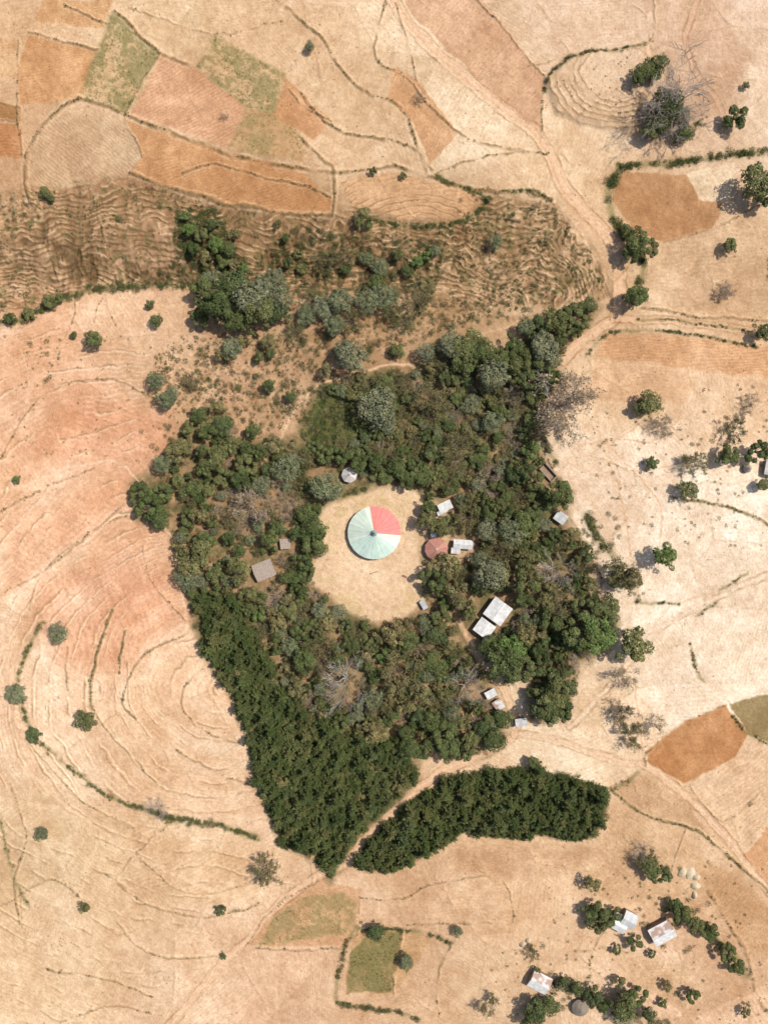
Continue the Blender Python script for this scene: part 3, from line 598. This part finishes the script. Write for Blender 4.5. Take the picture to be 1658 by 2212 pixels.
ZE=[(920,1045),(1150,1000),(1235,1060),(1232,1130),(1262,1180),(1280,1270),(1335,1330),(1315,1400),(1255,1430),(1225,1500),(1210,1555),(1150,1555),(1140,1480),(1050,1450),(1010,1380),(900,1340),(930,1250),(960,1210),(920,1130)]
ZS=[(740,1340),(830,1355),(900,1340),(1000,1390),(1055,1480),(1085,1590),(1060,1630),(900,1640),(860,1602),(750,1592),(680,1565),(600,1480),(560,1385),(500,1292),(560,1275),(660,1265),(710,1300)]
ZW=[(400,1090),(350,1010),(400,985),(450,950),(480,900),(500,930),(560,960),(640,960),(690,1040),(690,1100),(690,1180),(665,1255),(560,1275),(500,1292),(415,1290),(385,1230),(380,1150)]
ZB=[(450,1080),(560,1040),(640,1050),(650,1110),(560,1180),(480,1150)]
ZN=[(640,900),(690,845),(760,815),(900,800),(960,800),(1100,830),(1180,850),(1165,950),(1180,1020),(920,1050),(840,1040),(700,1020),(660,980)]
ZNE=[(900,790),(960,725),(1090,775),(1140,690),(1290,665),(1200,780),(1185,850),(1100,830),(960,800)]
fill(f3,ZB,26,{'dry':.45,'sparse':.35,'grey':.2},14,26,.66,hs=(.7,1.))
EXC.append(ZB)
fill(f3,ZE,260,{'dark':.5,'grey':.12,'oliv':.2,'sparse':.13,'dry':.05},13,36,.58,9000,thr=.33)
fill(f3,ZS,260,{'dark':.48,'grey':.13,'oliv':.2,'sparse':.13,'dry':.06},13,34,.58,9000,thr=.35)
fill(f3,ZW,170,{'dark':.5,'grey':.14,'oliv':.17,'sparse':.13,'dry':.06},10,27,.64,8000,thr=.42)
fill(f3,ZN,170,{'dark':.38,'grey':.14,'oliv':.16,'sparse':.24,'dry':.08},11,27,.6,8000,(.6,1.),thr=.38)
fill(f3,ZNE,60,{'dark':.5,'grey':.3,'sparse':.2},14,28,.6,4000,thr=.36)
# ------------------------------------------------------------ merged low vegetation
def bush_t(seed,n):
    r=np.random.default_rng(seed); d=r.normal(size=(n,3)); d[:,2]=np.abs(d[:,2]); d/=np.linalg.norm(d,axis=1)[:,None]
    P=d*r.uniform(.45,1.1,(n,1))*np.array([1,1,.8])+r.normal(size=(1,3))*np.array([.1,.1,0]); nn=d+r.normal(size=d.shape)*.5; nn/=np.linalg.norm(nn,axis=1)[:,None]
    v,q_=leafquads(P,nn,r.uniform(.8,1.3,n)*1.8/math.sqrt(n),r); return v,q_,np.repeat(r.uniform(.6,1.35,n),4)
BIG=[bush_t(k,120) for k in range(5)]; SML=[bush_t(20+k,26) for k in range(5)]
class Veg:
    def __init__(s): s.p=[];s.o=0;s.q=[];s.c=[]
    def add(s,T,u,v,r,col,zs=1.):
        x,y,z=Wn(u,v); n=len(u)
        for k in range(5):
            m=(np.arange(n)%5)==k
            if not m.any(): continue
            tv,tq,tc=T[k]; a=rng.random(m.sum())*6.283; ca=np.cos(a)[:,None];sa=np.sin(a)[:,None]; R=(r[m]/S)[:,None]
            X=(tv[:,0]*ca-tv[:,1]*sa)*R+x[m][:,None]; Y=(tv[:,0]*sa+tv[:,1]*ca)*R+y[m][:,None]; Zz=tv[:,2]*R*zs+z[m][:,None]-.03
            P=np.stack([X,Y,Zz],-1).reshape(-1,3); nb=m.sum(); L=len(tv)
            Q=(tq[None]+(np.arange(nb)*L)[:,None,None]).reshape(-1,4)+s.o
            cc_=(col[m][:,None,:]*tc[None,:,None]).reshape(-1,3); s.p.append(P);s.q.append(Q);s.c.append(cc_);s.o+=len(P)
    def make(s,name): return obj(name,mesh_np(name,np.concatenate(s.p),np.concatenate(s.q),np.concatenate(s.c),[m_scrub]))
PAL=lin(np.array([(96,104,59),(116,115,72),(128,125,92),(138,116,84),(88,98,55),(108,113,79)]))/1.25
def pc(n,w): return PAL[rng.choice(6,n,p=np.array(w)/sum(w))]*rng.uniform(.75,1.2,(n,1))
def scat(P,n):
    P=np.array(P,float); X=rng.uniform(P[:,0].min(),P[:,0].max(),n*4);Y=rng.uniform(P[:,1].min(),P[:,1].max(),n*4); ok=inpoly(X,Y,P); return X[ok][:n],Y[ok][:n]
ug=Veg()
for P,n in((FOREST,3300),(ZN,900),(CONB,150)):
    X,Y=scat(P,n); ok=~inpoly(X,Y,np.array(CLEAR,float))
    for E in EXC[1:10]: ok&=~inpoly(X,Y,np.array(E,float))
    ok&=np.array([np.min(np.hypot(road[:,0]-x,road[:,1]-y))>13 for x,y in zip(X,Y)]); X=X[ok];Y=Y[ok]
    ug.add(BIG,X,Y,rng.uniform(2.5,10,len(X)),pc(len(X),GR if P is not FOREST else [3,3,2,2,2,2]))
X,Y=scat([(645,940),(690,850),(760,820),(860,810),(870,900),(780,990),(690,985)],1100); ug.add(SML,X,Y,rng.uniform(2,6,len(X)),pc(len(X),[3,2,0,0,5,1]),.5)
ug.make('forest_undergrowth')
sc_=Veg()
HILL=[(-70,430),(280,390),(600,468),(1000,485),(1190,435),(1310,600),(1310,650),(1150,660),(940,720),(700,840),(620,940),(450,900),(330,900),(330,760),(430,700),(420,610),(200,612),(-70,690)]
X,Y=scat(HILL,7000); g=fbm(X,Y,60,130,3)+rng.normal(size=len(X))*.12; ok=g>.48; X=X[ok];Y=Y[ok]
sc_.add(SML,X,Y,rng.uniform(1.2,3.8,len(X))*np.where(rng.random(len(X))<.12,1.9,1),pc(len(X),[3,4,2,4,2,3]))
X,Y=scat([(380,470),(460,450),(530,560),(640,490),(960,520),(950,600),(870,640),(640,640),(420,610),(300,600),(370,560)],1200)
sc_.add(BIG,X,Y,rng.uniform(2.5,8,len(X)),pc(len(X),[3,3,2,3,2,2]))
X,Y=scat([(380,450),(470,450),(530,580),(430,600),(385,540)],260); sc_.add(BIG,X,Y,rng.uniform(4,10,len(X)),pc(len(X),[4,1,0,0,4,1]))
X,Y=scat([(620,740),(900,650),(1140,650),(1150,690),(940,720),(700,850),(560,950),(420,900),(330,860),(340,790),(450,740)],560); sc_.add(BIG,X,Y,rng.uniform(2,9,len(X)),pc(len(X),[2,3,4,3,1,3]))
X,Y=scat([(980,460),(1190,435),(1300,600),(1240,650),(1050,640),(940,580)],460); sc_.add(BIG,X,Y,rng.uniform(1.8,5.5,len(X)),pc(len(X),[3,3,1,1,4,2]))
X,Y=scat([(1180,190),(1390,110),(1400,280),(1220,250)],90); sc_.add(SML,X,Y,rng.uniform(1.2,3.2,len(X)),pc(len(X),GR))
X,Y=scat([(1410,310),(1380,280),(1440,300),(1530,250),(1510,300)],30); sc_.add(BIG,X,Y,rng.uniform(2,5,len(X)),pc(len(X),GR))
# sparse everywhere
X=rng.uniform(-300,1960,3600);Y=rng.uniform(-300,2500,3600); g=fbm(X,Y,110,131,3)+rng.normal(size=len(X))*.07
ok=(g>.54)&~inpoly(X,Y,np.array(FOREST,float))&~inpoly(X,Y,np.array(CLEAR,float)); X=X[ok];Y=Y[ok]; sc_.add(SML,X,Y,rng.uniform(.8,2.2,len(X)),pc(len(X),[2,4,2,4,1,2]))
X,Y=scat([(1280,860),(1728,820),(1728,1200),(1400,1180),(1250,1000)],200); sc_.add(SML,X,Y,rng.uniform(1.2,5,len(X)),pc(len(X),DRY))
X,Y=scat([(60,700),(330,700),(330,1000),(0,990)],110); sc_.add(SML,X,Y,rng.uniform(1.2,3.6,len(X)),pc(len(X),GR))
X,Y=scat([(1200,1900),(1700,1850),(1700,2212),(1050,2212),(1050,2060)],240); sc_.add(SML,X,Y,rng.uniform(1,4,len(X)),pc(len(X),DRY))
# clumps along plot banks
for cp,w in bankpts:
    L=np.hypot(*np.diff(cp,axis=0).T).sum(); n=int(L/4.5*min(w,4)/3); k=rng.integers(0,len(cp)-1,n); t=rng.random(n)[:,None]; p=cp[k]*(1-t)+cp[k+1]*t
    g=fbm(p[:,0],p[:,1],40,140,2); p=p[g>.42]; n=len(p)
    i=np.clip(np.searchsorted(us,p[:,0]),0,len(us)-1); j=np.clip(np.searchsorted(vs,p[:,1]),0,len(vs)-1)
    if n: sc_.add(SML,p[:,0]-wu[j,i]+rng.normal(size=n)*1.2,p[:,1]-wv[j,i]+rng.normal(size=n)*1.2,rng.uniform(1.,2.8,n)*np.where(rng.random(n)<.1,1.7,1),pc(n,[3,4,1,3,1,2]))
# forest outskirts
for cx,cy,rr,n in((1300,1180,70,26),(1270,1140,30,16),(1040,480,60,30),(1380,1290,10,4),(1300,1260,50,14),(1560,990,60,14),(1430,1990,120,50),(1250,2190,110,40),(90,760,70,14),(380,1000,50,40),(350,940,40,16)):
    X=cx+rng.normal(size=n)*rr*.5;Y=cy+rng.normal(size=n)*rr*.5; sc_.add(BIG,X,Y,rng.uniform(2,8,n),pc(n,GR))
sc_.make('scrub')
cr=Veg(); CPAL=lin(np.array([(116,118,66),(130,124,76),(106,112,62)]))/1.3
for P,a in crops:
    A=np.array(P); area=abs(np.dot(A[:,0],np.roll(A[:,1],1))-np.dot(A[:,1],np.roll(A[:,0],1)))/2
    X,Y=scat(P,int(area/14*a)); g=fbm(X,Y,24,150,4)+rng.normal(size=len(X))*.08; ok=g>.68-a*.3; X=X[ok];Y=Y[ok]
    cr.add(SML,X,Y,rng.uniform(.9,2.2,len(X)),CPAL[rng.integers(0,3,len(X))]*rng.uniform(.7,1.2,(len(X),1))*(.7 if a>.78 else 1),.6)
cr.make('crop_plants')
# hedges
def hedge(P,w,r0,r1,dens,pal=GR,T=BIG):
    cp=cat(P); L=np.hypot(*np.diff(cp,axis=0).T).sum(); n=max(6,int(L*dens)); s=np.r_[0,np.cumsum(np.hypot(*np.diff(cp,axis=0).T))]; t=np.sort(rng.random(n))*L
    g=fbm(t,t*0+cp[0,0],25,160,2); t=t[g>.36]; n=len(t)
    x=np.interp(t,s,cp[:,0]);y=np.interp(t,s,cp[:,1])
    i=np.clip(np.searchsorted(us,x),0,len(us)-1); j=np.clip(np.searchsorted(vs,y),0,len(vs)-1)
    x=x-wu[j,i]+rng.normal(size=n)*w*1.2;y=y-wv[j,i]+rng.normal(size=n)*w*1.2
    v=Veg(); v.add(T,x,y,r0*.7+(r1-r0*.7)*rng.random(n)**1.5,pc(n,pal)); v.make('hedge')
for hd in HEDGES: hedge(*hd)
# ------------------------------------------------------------ buildings
def pm(name,vs_,fs,mat,parent,smooth=False):
    me=bpy.data.meshes.new(name); me.from_pydata([tuple(v) for v in vs_],[],fs); me.materials.append(mat)
    if smooth:
        for p in me.polygons: p.use_smooth=True
    return obj(name,me,parent)
def box(name,x0,x1,y0,y1,z0,z1,mat,parent):
    v=[(x0,y0,z0),(x1,y0,z0),(x1,y1,z0),(x0,y1,z0),(x0,y0,z1),(x1,y0,z1),(x1,y1,z1),(x0,y1,z1)]
    return pm(name,v,[(0,3,2,1),(4,5,6,7),(0,1,5,4),(1,2,6,5),(2,3,7,6),(3,0,4,7)],mat,parent)
m_zinc=plain('zinc_sheet',(.56,.56,.54),.5,.6,(.36,.35,.33),.3,.7)
m_zincw=plain('zinc_sheet_pale',(.64,.63,.60),.5,.7,(.44,.42,.39),.3,.65)
m_rust=plain('rusty_sheet',(.33,.135,.09),.8,.9,(.22,.09,.06))
m_rustz=plain('part_rusted_sheet',(.6,.57,.53),.6,.35,(.36,.24,.18),.42,.52)
m_mud=plain('mud_wall',(.30,.2,.13),.95,2.)
m_wood=plain('dark_wood',(.09,.06,.04),.8,4.)
m_thatch=plain('thatch',(.27,.22,.17),1.,5.,(.16,.13,.10))
m_thatchw=plain('old_thatch',(.42,.34,.27),1.,3.,(.26,.2,.16))
m_white=plain('lime_wash',(.6,.57,.5),.9,2.)
m_teal=plain('teal_paint',(.2,.36,.33),.6,3.)
m_straw=plain('straw',(.58,.48,.33),1.,5.,(.44,.35,.23))
m_shutter=plain('green_shutter',(.06,.16,.09),.7,3.)
def roofslope(name,L,W2,rise,z0,side,mat,parent,ov=.4,per=.55,amp=.045):
    n=int((L+2*ov)/per)*2; vs_=[];fs=[]
    for k in range(n+1):
        x=-L/2-ov+(L+2*ov)*k/n; h=amp if k%2 else 0
        rows=4
        for q_ in range(rows+1):
            t=q_/rows; y=side*(W2+ov)*(t); z=z0+rise-(rise)*(W2+ov)/W2*t+h+.012*math.sin(k*1.7+q_)
            vs_.append((x,y,z))
    for k in range(n):
        for q_ in range(4):
            a=k*5+q_; f=(a,a+1,a+6,a+5); fs.append(f if side<0 else f[::-1])
    o=pm(name,vs_,fs,mat,parent); md=o.modifiers.new('t','SOLIDIFY'); md.thickness=.04; return o
def house(name,u,v,l,w,ang,h=2.6,rise=.9,roof=m_zinc,wall=m_mud,roof2=None):
    e=parent_empty(name); x,y,z=W(u,v,h); e.location=(x,y,z-.1); e.rotation_euler=(0,0,math.radians(ang)); L=l/S-.8;Wd=w/S-.8; a=L/2;b=Wd/2
    vs_=[(-a,-b,0),(a,-b,0),(a,b,0),(-a,b,0),(-a,-b,h),(a,-b,h),(a,b,h),(-a,b,h),(-a,0,h+rise-.05),(a,0,h+rise-.05)]
    pm('walls',vs_,[(0,1,5,4),(2,3,7,6),(1,2,6,9,5),(3,0,4,8,7)],wall,e)
    box('door',-.45,.45,-b-.05,-b-.004,.05,min(2.,h-.3),m_wood,e)
    if L>3:
        for s in(-1,1): box('window',s*L*.3-.35,s*L*.3+.35,-b-.04,-b-.004,1.1,min(1.8,h-.35),m_shutter,e)
    roofslope('roof_front',L,b,rise,h,-1,roof,e); roofslope('roof_back',L,b,rise,h,1,roof2 or roof,e)
    box('ridge_cap',-a-.4,a+.4,-.12,.12,h+rise+.05,h+rise+.1,roof,e)
    return e
def shed(name,u,v,l,w,ang,h=2.3,roof=m_zinc):
    e=parent_empty(name); x,y,z=W(u,v,h); e.location=(x,y,z-.1); e.rotation_euler=(0,0,math.radians(ang)); a=l/S/2-.3;b=w/S/2-.3
    pm('walls',[(-a,-b,0),(a,-b,0),(a,b,0),(-a,b,0),(-a,-b,h-.35),(a,-b,h-.35),(a,b,h),(-a,b,h)],[(0,1,5,4),(1,2,6,5),(2,3,7,6),(3,0,4,7)],m_mud,e)
    box('door',-.4,.4,-b-.05,-b-.004,.05,min(1.85,h-.5),m_wood,e)
    n=max(6,int(l/S/.5)*2); vs_=[];fs=[]
    for k in range(n+1):
        X_=-a-.3+(2*a+.6)*k/n; hh=.05*(k%2)
        vs_+=[(X_,-b-.3,h-.36+hh),(X_,b+.3,h+.06+hh)]
    for k in range(n): fs.append((2*k,2*k+2,2*k+3,2*k+1))
    o=pm('roof',vs_,fs,roof,e); md=o.modifiers.new('t','SOLIDIFY'); md.thickness=.04
    return e
house('metal_roofed_house',1075,1321,46,46,54,3.2,.8,m_zincw)
house('metal_roofed_house',1046,1358,34,38,54,2.9,.6,m_zincw)
shed('metal_roofed_shed',961,1094,30,20,25,2.5,m_zincw)
shed('metal_roofed_shed',955,1106,24,9,25,2.1,m_zinc)
house('metal_roofed_house',1000,1176,42,20,-4,2.6,.6,m_zincw)
shed('metal_roofed_shed',984,1190,20,13,-4,2.2,m_zincw)
shed('metal_roofed_shed',1060,1500,24,18,28,2.2,m_zincw)
shed('metal_roofed_shed',1077,1524,24,20,-55,2.2,m_rustz)
shed('metal_roofed_shed',1125,1561,25,18,8,2.3,m_zinc)
shed('metal_roofed_shed',1210,1118,26,22,-35,2.4,m_zinc)
shed('metal_roofed_shed',936,1156,12,10,0,2.2,m_zinc)
shed('metal_roofed_shed',915,1307,20,12,-60,2.1,m_zinc)
house('thatched_house',570,1232,44,38,22,2.2,1.1,m_thatchw,m_mud)
shed('wooden_shed',616,1175,22,22,5,2.2,m_thatchw)
house('metal_roofed_house',1356,1985,30,34,-28,2.7,.8,m_zinc)
house('metal_roofed_house',1336,1997,30,26,-28,2.5,.7,m_zincw)
shed('metal_roofed_shed',1333,1978,22,16,-28,2.2,m_rustz)
house('metal_roofed_house',1428,2014,50,40,28,2.8,1.0,m_zincw,m_mud,m_rustz)
house('metal_roofed_house',1165,2122,44,38,-28,2.7,.9,m_zincw,m_mud,m_rustz)
house('metal_roofed_house',1664,1010,34,26,80,2.7,.8,m_zincw)
# ruined wall enclosure
e=parent_empty('ruined_stone_hut'); x,y,z=W(1184,1021,1); e.location=(x,y,z-.1); e.rotation_euler=(0,0,math.radians(-48)); m_stone=plain('stone',(.3,.24,.18),.95,4.)
for nm,b_ in(('wall_n',(-3.2,3.2,1.2,1.6,0,1.5)),('wall_s',(-3.2,3.2,-1.6,-1.2,0,1.2)),('wall_e',(2.8,3.2,-1.19,1.19,0,1.4)),('wall_w',(-3.2,-2.8,-1.19,.3,0,1.1)),('floor',(-2.79,2.79,-1.19,1.19,0,.25))): box(nm,*b_,m_stone if nm!='floor' else m_mud,e)
def ring(n,r,z,off=0): return [(r*math.cos(off+2*math.pi*k/n),r*math.sin(off+2*math.pi*k/n),z) for k in range(n)]
def cone_roof(name,n,r,z0,z1,colf,parent,off=0,r1=.05,rib=.05,ribc=None,mat=None,under=.0):
    V_=[];Q_=[];C_=[]
    A=ring(n,r,z0,off);B=ring(n,r1,z1,off)
    for k in range(n):
        k2=(k+1)%n; b0=len(V_); m=3
        for q_ in range(m):   # panel strips
            f0=q_/m;f1=(q_+1)/m
            L0=lambda f:tuple(np.array(A[k])*(1-f)+np.array(A[k2])*f); L1=lambda f:tuple(np.array(B[k])*(1-f)+np.array(B[k2])*f)
            b0=len(V_); V_+=[L0(f0),L0(f1),L1(f1),L1(f0)]; Q_.append((b0,b0+1,b0+2,b0+3)); C_+=[np.array(colf(k))*(1-.04*((q_+k)%2))]*4
        # rib
        a=np.array(A[k]);b=np.array(B[k]); t=np.array([-math.sin(off+2*math.pi*k/n),math.cos(off+2*math.pi*k/n),0])*rib; up=np.array([0,0,rib*1.6])
        b0=len(V_); V_+=[tuple(a-t),tuple(a+up),tuple(b+up),tuple(b-t)]; Q_.append((b0,b0+1,b0+2,b0+3)); b0=len(V_); V_+=[tuple(a+up),tuple(a+t),tuple(b+t),tuple(b+up)]; Q_.append((b0,b0+1,b0+2,b0+3)); C_+=[np.array((ribc or colf)(k))]*8
    return obj(name,mesh_np(name,np.array(V_),np.array(Q_),np.array(C_),[mat]),parent)
m_rp=attr_mat('painted_roof_sheet',.6,.5,.09,.2)
def lathe(name,n,prof,mat,parent,off=0,smooth=False,jit=0):
    vs_=[];fs=[]
    for r,z in prof:
        for k in range(n):
            j=1+jit*rng.normal(); a=off+2*math.pi*k/n; vs_.append((r*j*math.cos(a),r*j*math.sin(a),z+jit*rng.normal()*.3))
    for i in range(len(prof)-1):
        for k in range(n): fs.append((i*n+k,i*n+(k+1)%n,(i+1)*n+(k+1)%n,(i+1)*n+k))
    return pm(name,vs_,fs,mat,parent,smooth)
# round church
ch=parent_empty('round_church'); x,y,z=W(808,1151,2.6); ch.location=(x,y,z-.1)
R=57.5/S*(CAMH-2.6)/CAMH
lathe('walls',24,[(7.4,0),(7.4,3.1)],m_white,ch)
lathe('plinth',24,[(8.9,0),(8.9,.35),(7.3,.36)],m_stone,ch)
mint=(.50,.61,.51); mint2=(.58,.65,.53); red=(.64,.20,.17); yel=(.66,.64,.49)
jt=np.random.default_rng(9).uniform(.94,1.05,24)
def ccol(k):
    a=(k+.5)*15
    if 2<a<98: c=red
    elif a<=2 or a>352: c=yel
    elif a<205 or a>330: c=mint2
    else: c=mint
    return tuple(np.array(c)*jt[k])
cone_roof('roof',24,R,2.3,6.0,ccol,ch,math.radians(-5),.6,.05,lambda k:tuple(np.array(ccol(k))*.76),m_rp)
lathe('eave_fascia',24,[(R-.02,2.05),(R-.02,2.29)],m_teal,ch,math.radians(-5))
for k in range(24):
    a=2*math.pi*(k+.5)/24; px,py=8.6*math.cos(a),8.6*math.sin(a); box('post',px-.09,px+.09,py-.09,py+.09,.36,2.45,m_wood,ch)
for k in range(4):
    a=k*math.pi/2; ex=7.36
    o=box('door',-.08,.1,-.8,.8,.36,2.5,m_shutter,ch); o.location=(ex*math.cos(a),ex*math.sin(a),0); o.rotation_euler=(0,0,a)
    for s in(-1,1):
        b_=a+s*.42; o=box('window',-.08,.1,-.4,.4,1.3,2.2,m_shutter,ch); o.location=(ex*math.cos(b_),ex*math.sin(b_),0); o.rotation_euler=(0,0,b_)
lathe('cupola_drum',12,[(.85,5.6),(.85,6.4)],m_teal,ch)
lathe('cupola_roof',12,[(1.1,6.3),(.6,6.75),(.08,7.1)],m_teal,ch)
lathe('finial_ball',10,[(.02,7.05),(.34,7.2),(.42,7.45),(.34,7.7),(.02,7.85)],m_rust,ch)
box('cross_upright',-.05,.05,-.05,.05,7.8,8.8,m_rust,ch); box('cross_arm',-.3,.3,-.045,.045,8.3,8.4,m_rust,ch)
# rusty round building
rb=parent_empty('round_rusty_roofed_building'); x,y,z=W(942,1186,2.5); rb.location=(x,y,z-.1)
lathe('walls',12,[(3.2,0),(3.2,2.6)],m_mud,rb); rc=(.38,.17,.125)
cone_roof('roof',12,4.15,2.3,3.9,lambda k:tuple(np.array(rc)*(1.15 if k%3==0 else .88 if k%3==1 else 1.0)),rb,.2,.25,.08,lambda k:(.55,.34,.27),m_rp)
lathe('cap',8,[(.4,3.85),(.35,4.1),(.03,4.25)],m_zinc,rb); box('door',-.5,.5,-3.3,-3.1,.1,2.,m_wood,rb)
wb=parent_empty('octagonal_bell_kiosk'); x,y,z=W(754,1026,2.5); wb.location=(x,y,z-.1)
lathe('walls',8,[(2.1,0),(2.1,2.6)],m_mud,wb)
cone_roof('roof',8,2.85,2.3,3.7,lambda k:(.56,.52,.49) if k%2 else (.46,.42,.40),wb,.1,.15,.05,lambda k:(.36,.3,.28),m_rp)
lathe('cap',8,[(.25,3.65),(.22,3.85),(.03,4.0)],m_rust,wb); box('door',-.4,.4,-2.15,-1.98,.1,1.9,m_wood,wb)
def hut(u,v,r,m=m_thatch):
    e=parent_empty('thatched_hut'); x,y,z=W(u,v,2.2); e.location=(x,y,z-.1); r/=S
    lathe('wall',16,[(r*.78,0),(r*.78,1.9)],m_mud,e); lathe('roof',22,[(r*1.02,1.45),(r,1.6),(r*.8,2.1),(r*.55,2.65),(r*.3,3.1),(r*.1,3.5),(.02,3.6)],m,e,0,False,.025)
    box('door',-.35,.35,-r*.78-.06,-r*.78+.15,0,1.6,m_wood,e)
hut(1253,2179,18); hut(1211,2127,12); hut(1612,1012,9,m_thatchw)
def stack(u,v,r):
    x,y,z=W(u,v,1.); e=parent_empty('haystack'); e.location=(x,y,z-.1); r/=S; r*=.85; h=rng.uniform(.45,.75)
    lathe('straw_heap',18,[(r*1.2,0),(r*1.05,.5*h),(r*.85,1.1*h),(r*.5,1.7*h),(r*.2,2.1*h),(.02,2.2*h)],m_straw,e,0,True,.09); e.scale=(1.15,.85,1); e.rotation_euler=(0,0,rng.random()*3)
for a in((1475,1887,11),(1492,1890,12),(1505,1898,8),(1502,1916,10),(1500,1936,7),(1128,2040,7),(1140,2032,6)): stack(*a)
e=parent_empty('wooden_bench'); x,y,z=W(874,1245); e.location=(x,y,z); e.rotation_euler=(0,0,-.5)
box('seat',-.8,.8,-.25,.25,.42,.5,m_rust,e); box('leg',-.7,-.6,-.2,.2,0,.419,m_rust,e); box('leg',.6,.7,-.2,.2,0,.419,m_rust,e)
tv,tq=tubes([(-1.5,-.5,.12)],[(1.5,.5,.12)],[.1],[.07],6); obj('fallen_pole',mesh_np('fallen_pole',tv,tq,None,[m_wood]),None,W(807,1237))
# ------------------------------------------------------------ light, sky, camera
d=Vector((SH[0]*math.cos(math.radians(SUN_EL)),SH[1]*math.cos(math.radians(SUN_EL)),-math.sin(math.radians(SUN_EL))))
sl=bpy.data.lights.new('sun','SUN'); sl.energy=4.7; sl.angle=math.radians(.5); sl.color=(1,.955,.89)
so=bpy.data.objects.new('sun',sl); bpy.context.scene.collection.objects.link(so); so.rotation_euler=d.to_track_quat('-Z','Y').to_euler(); so.location=(0,0,100)
w=bpy.data.worlds.new('World'); bpy.context.scene.world=w; w.use_nodes=True; nt=w.node_tree; bg=nt.nodes['Background']
sk=nt.nodes.new('ShaderNodeTexSky'); sk.sky_type='NISHITA'; sk.sun_disc=False; sk.sun_elevation=math.radians(SUN_EL); sk.sun_rotation=math.atan2(-SH[0],-SH[1]); sk.dust_density=2.
nt.links.new(sk.outputs[0],bg.inputs[0]); bg.inputs[1].default_value=.125
cam=bpy.data.cameras.new('camera'); co=bpy.data.objects.new('camera',cam); bpy.context.scene.collection.objects.link(co)
co.location=(0,0,CAMH); co.rotation_euler=(0,0,0); cam.sensor_fit='VERTICAL'; cam.sensor_height=24; cam.lens=12*CAMH/(1106/S); cam.clip_end=12000; cam.clip_start=1
sc=bpy.context.scene; sc.camera=co; sc.view_settings.view_transform='Standard'; sc.view_settings.look='None'; sc.view_settings.exposure=0
print('trees',len(placed),c1,c2)
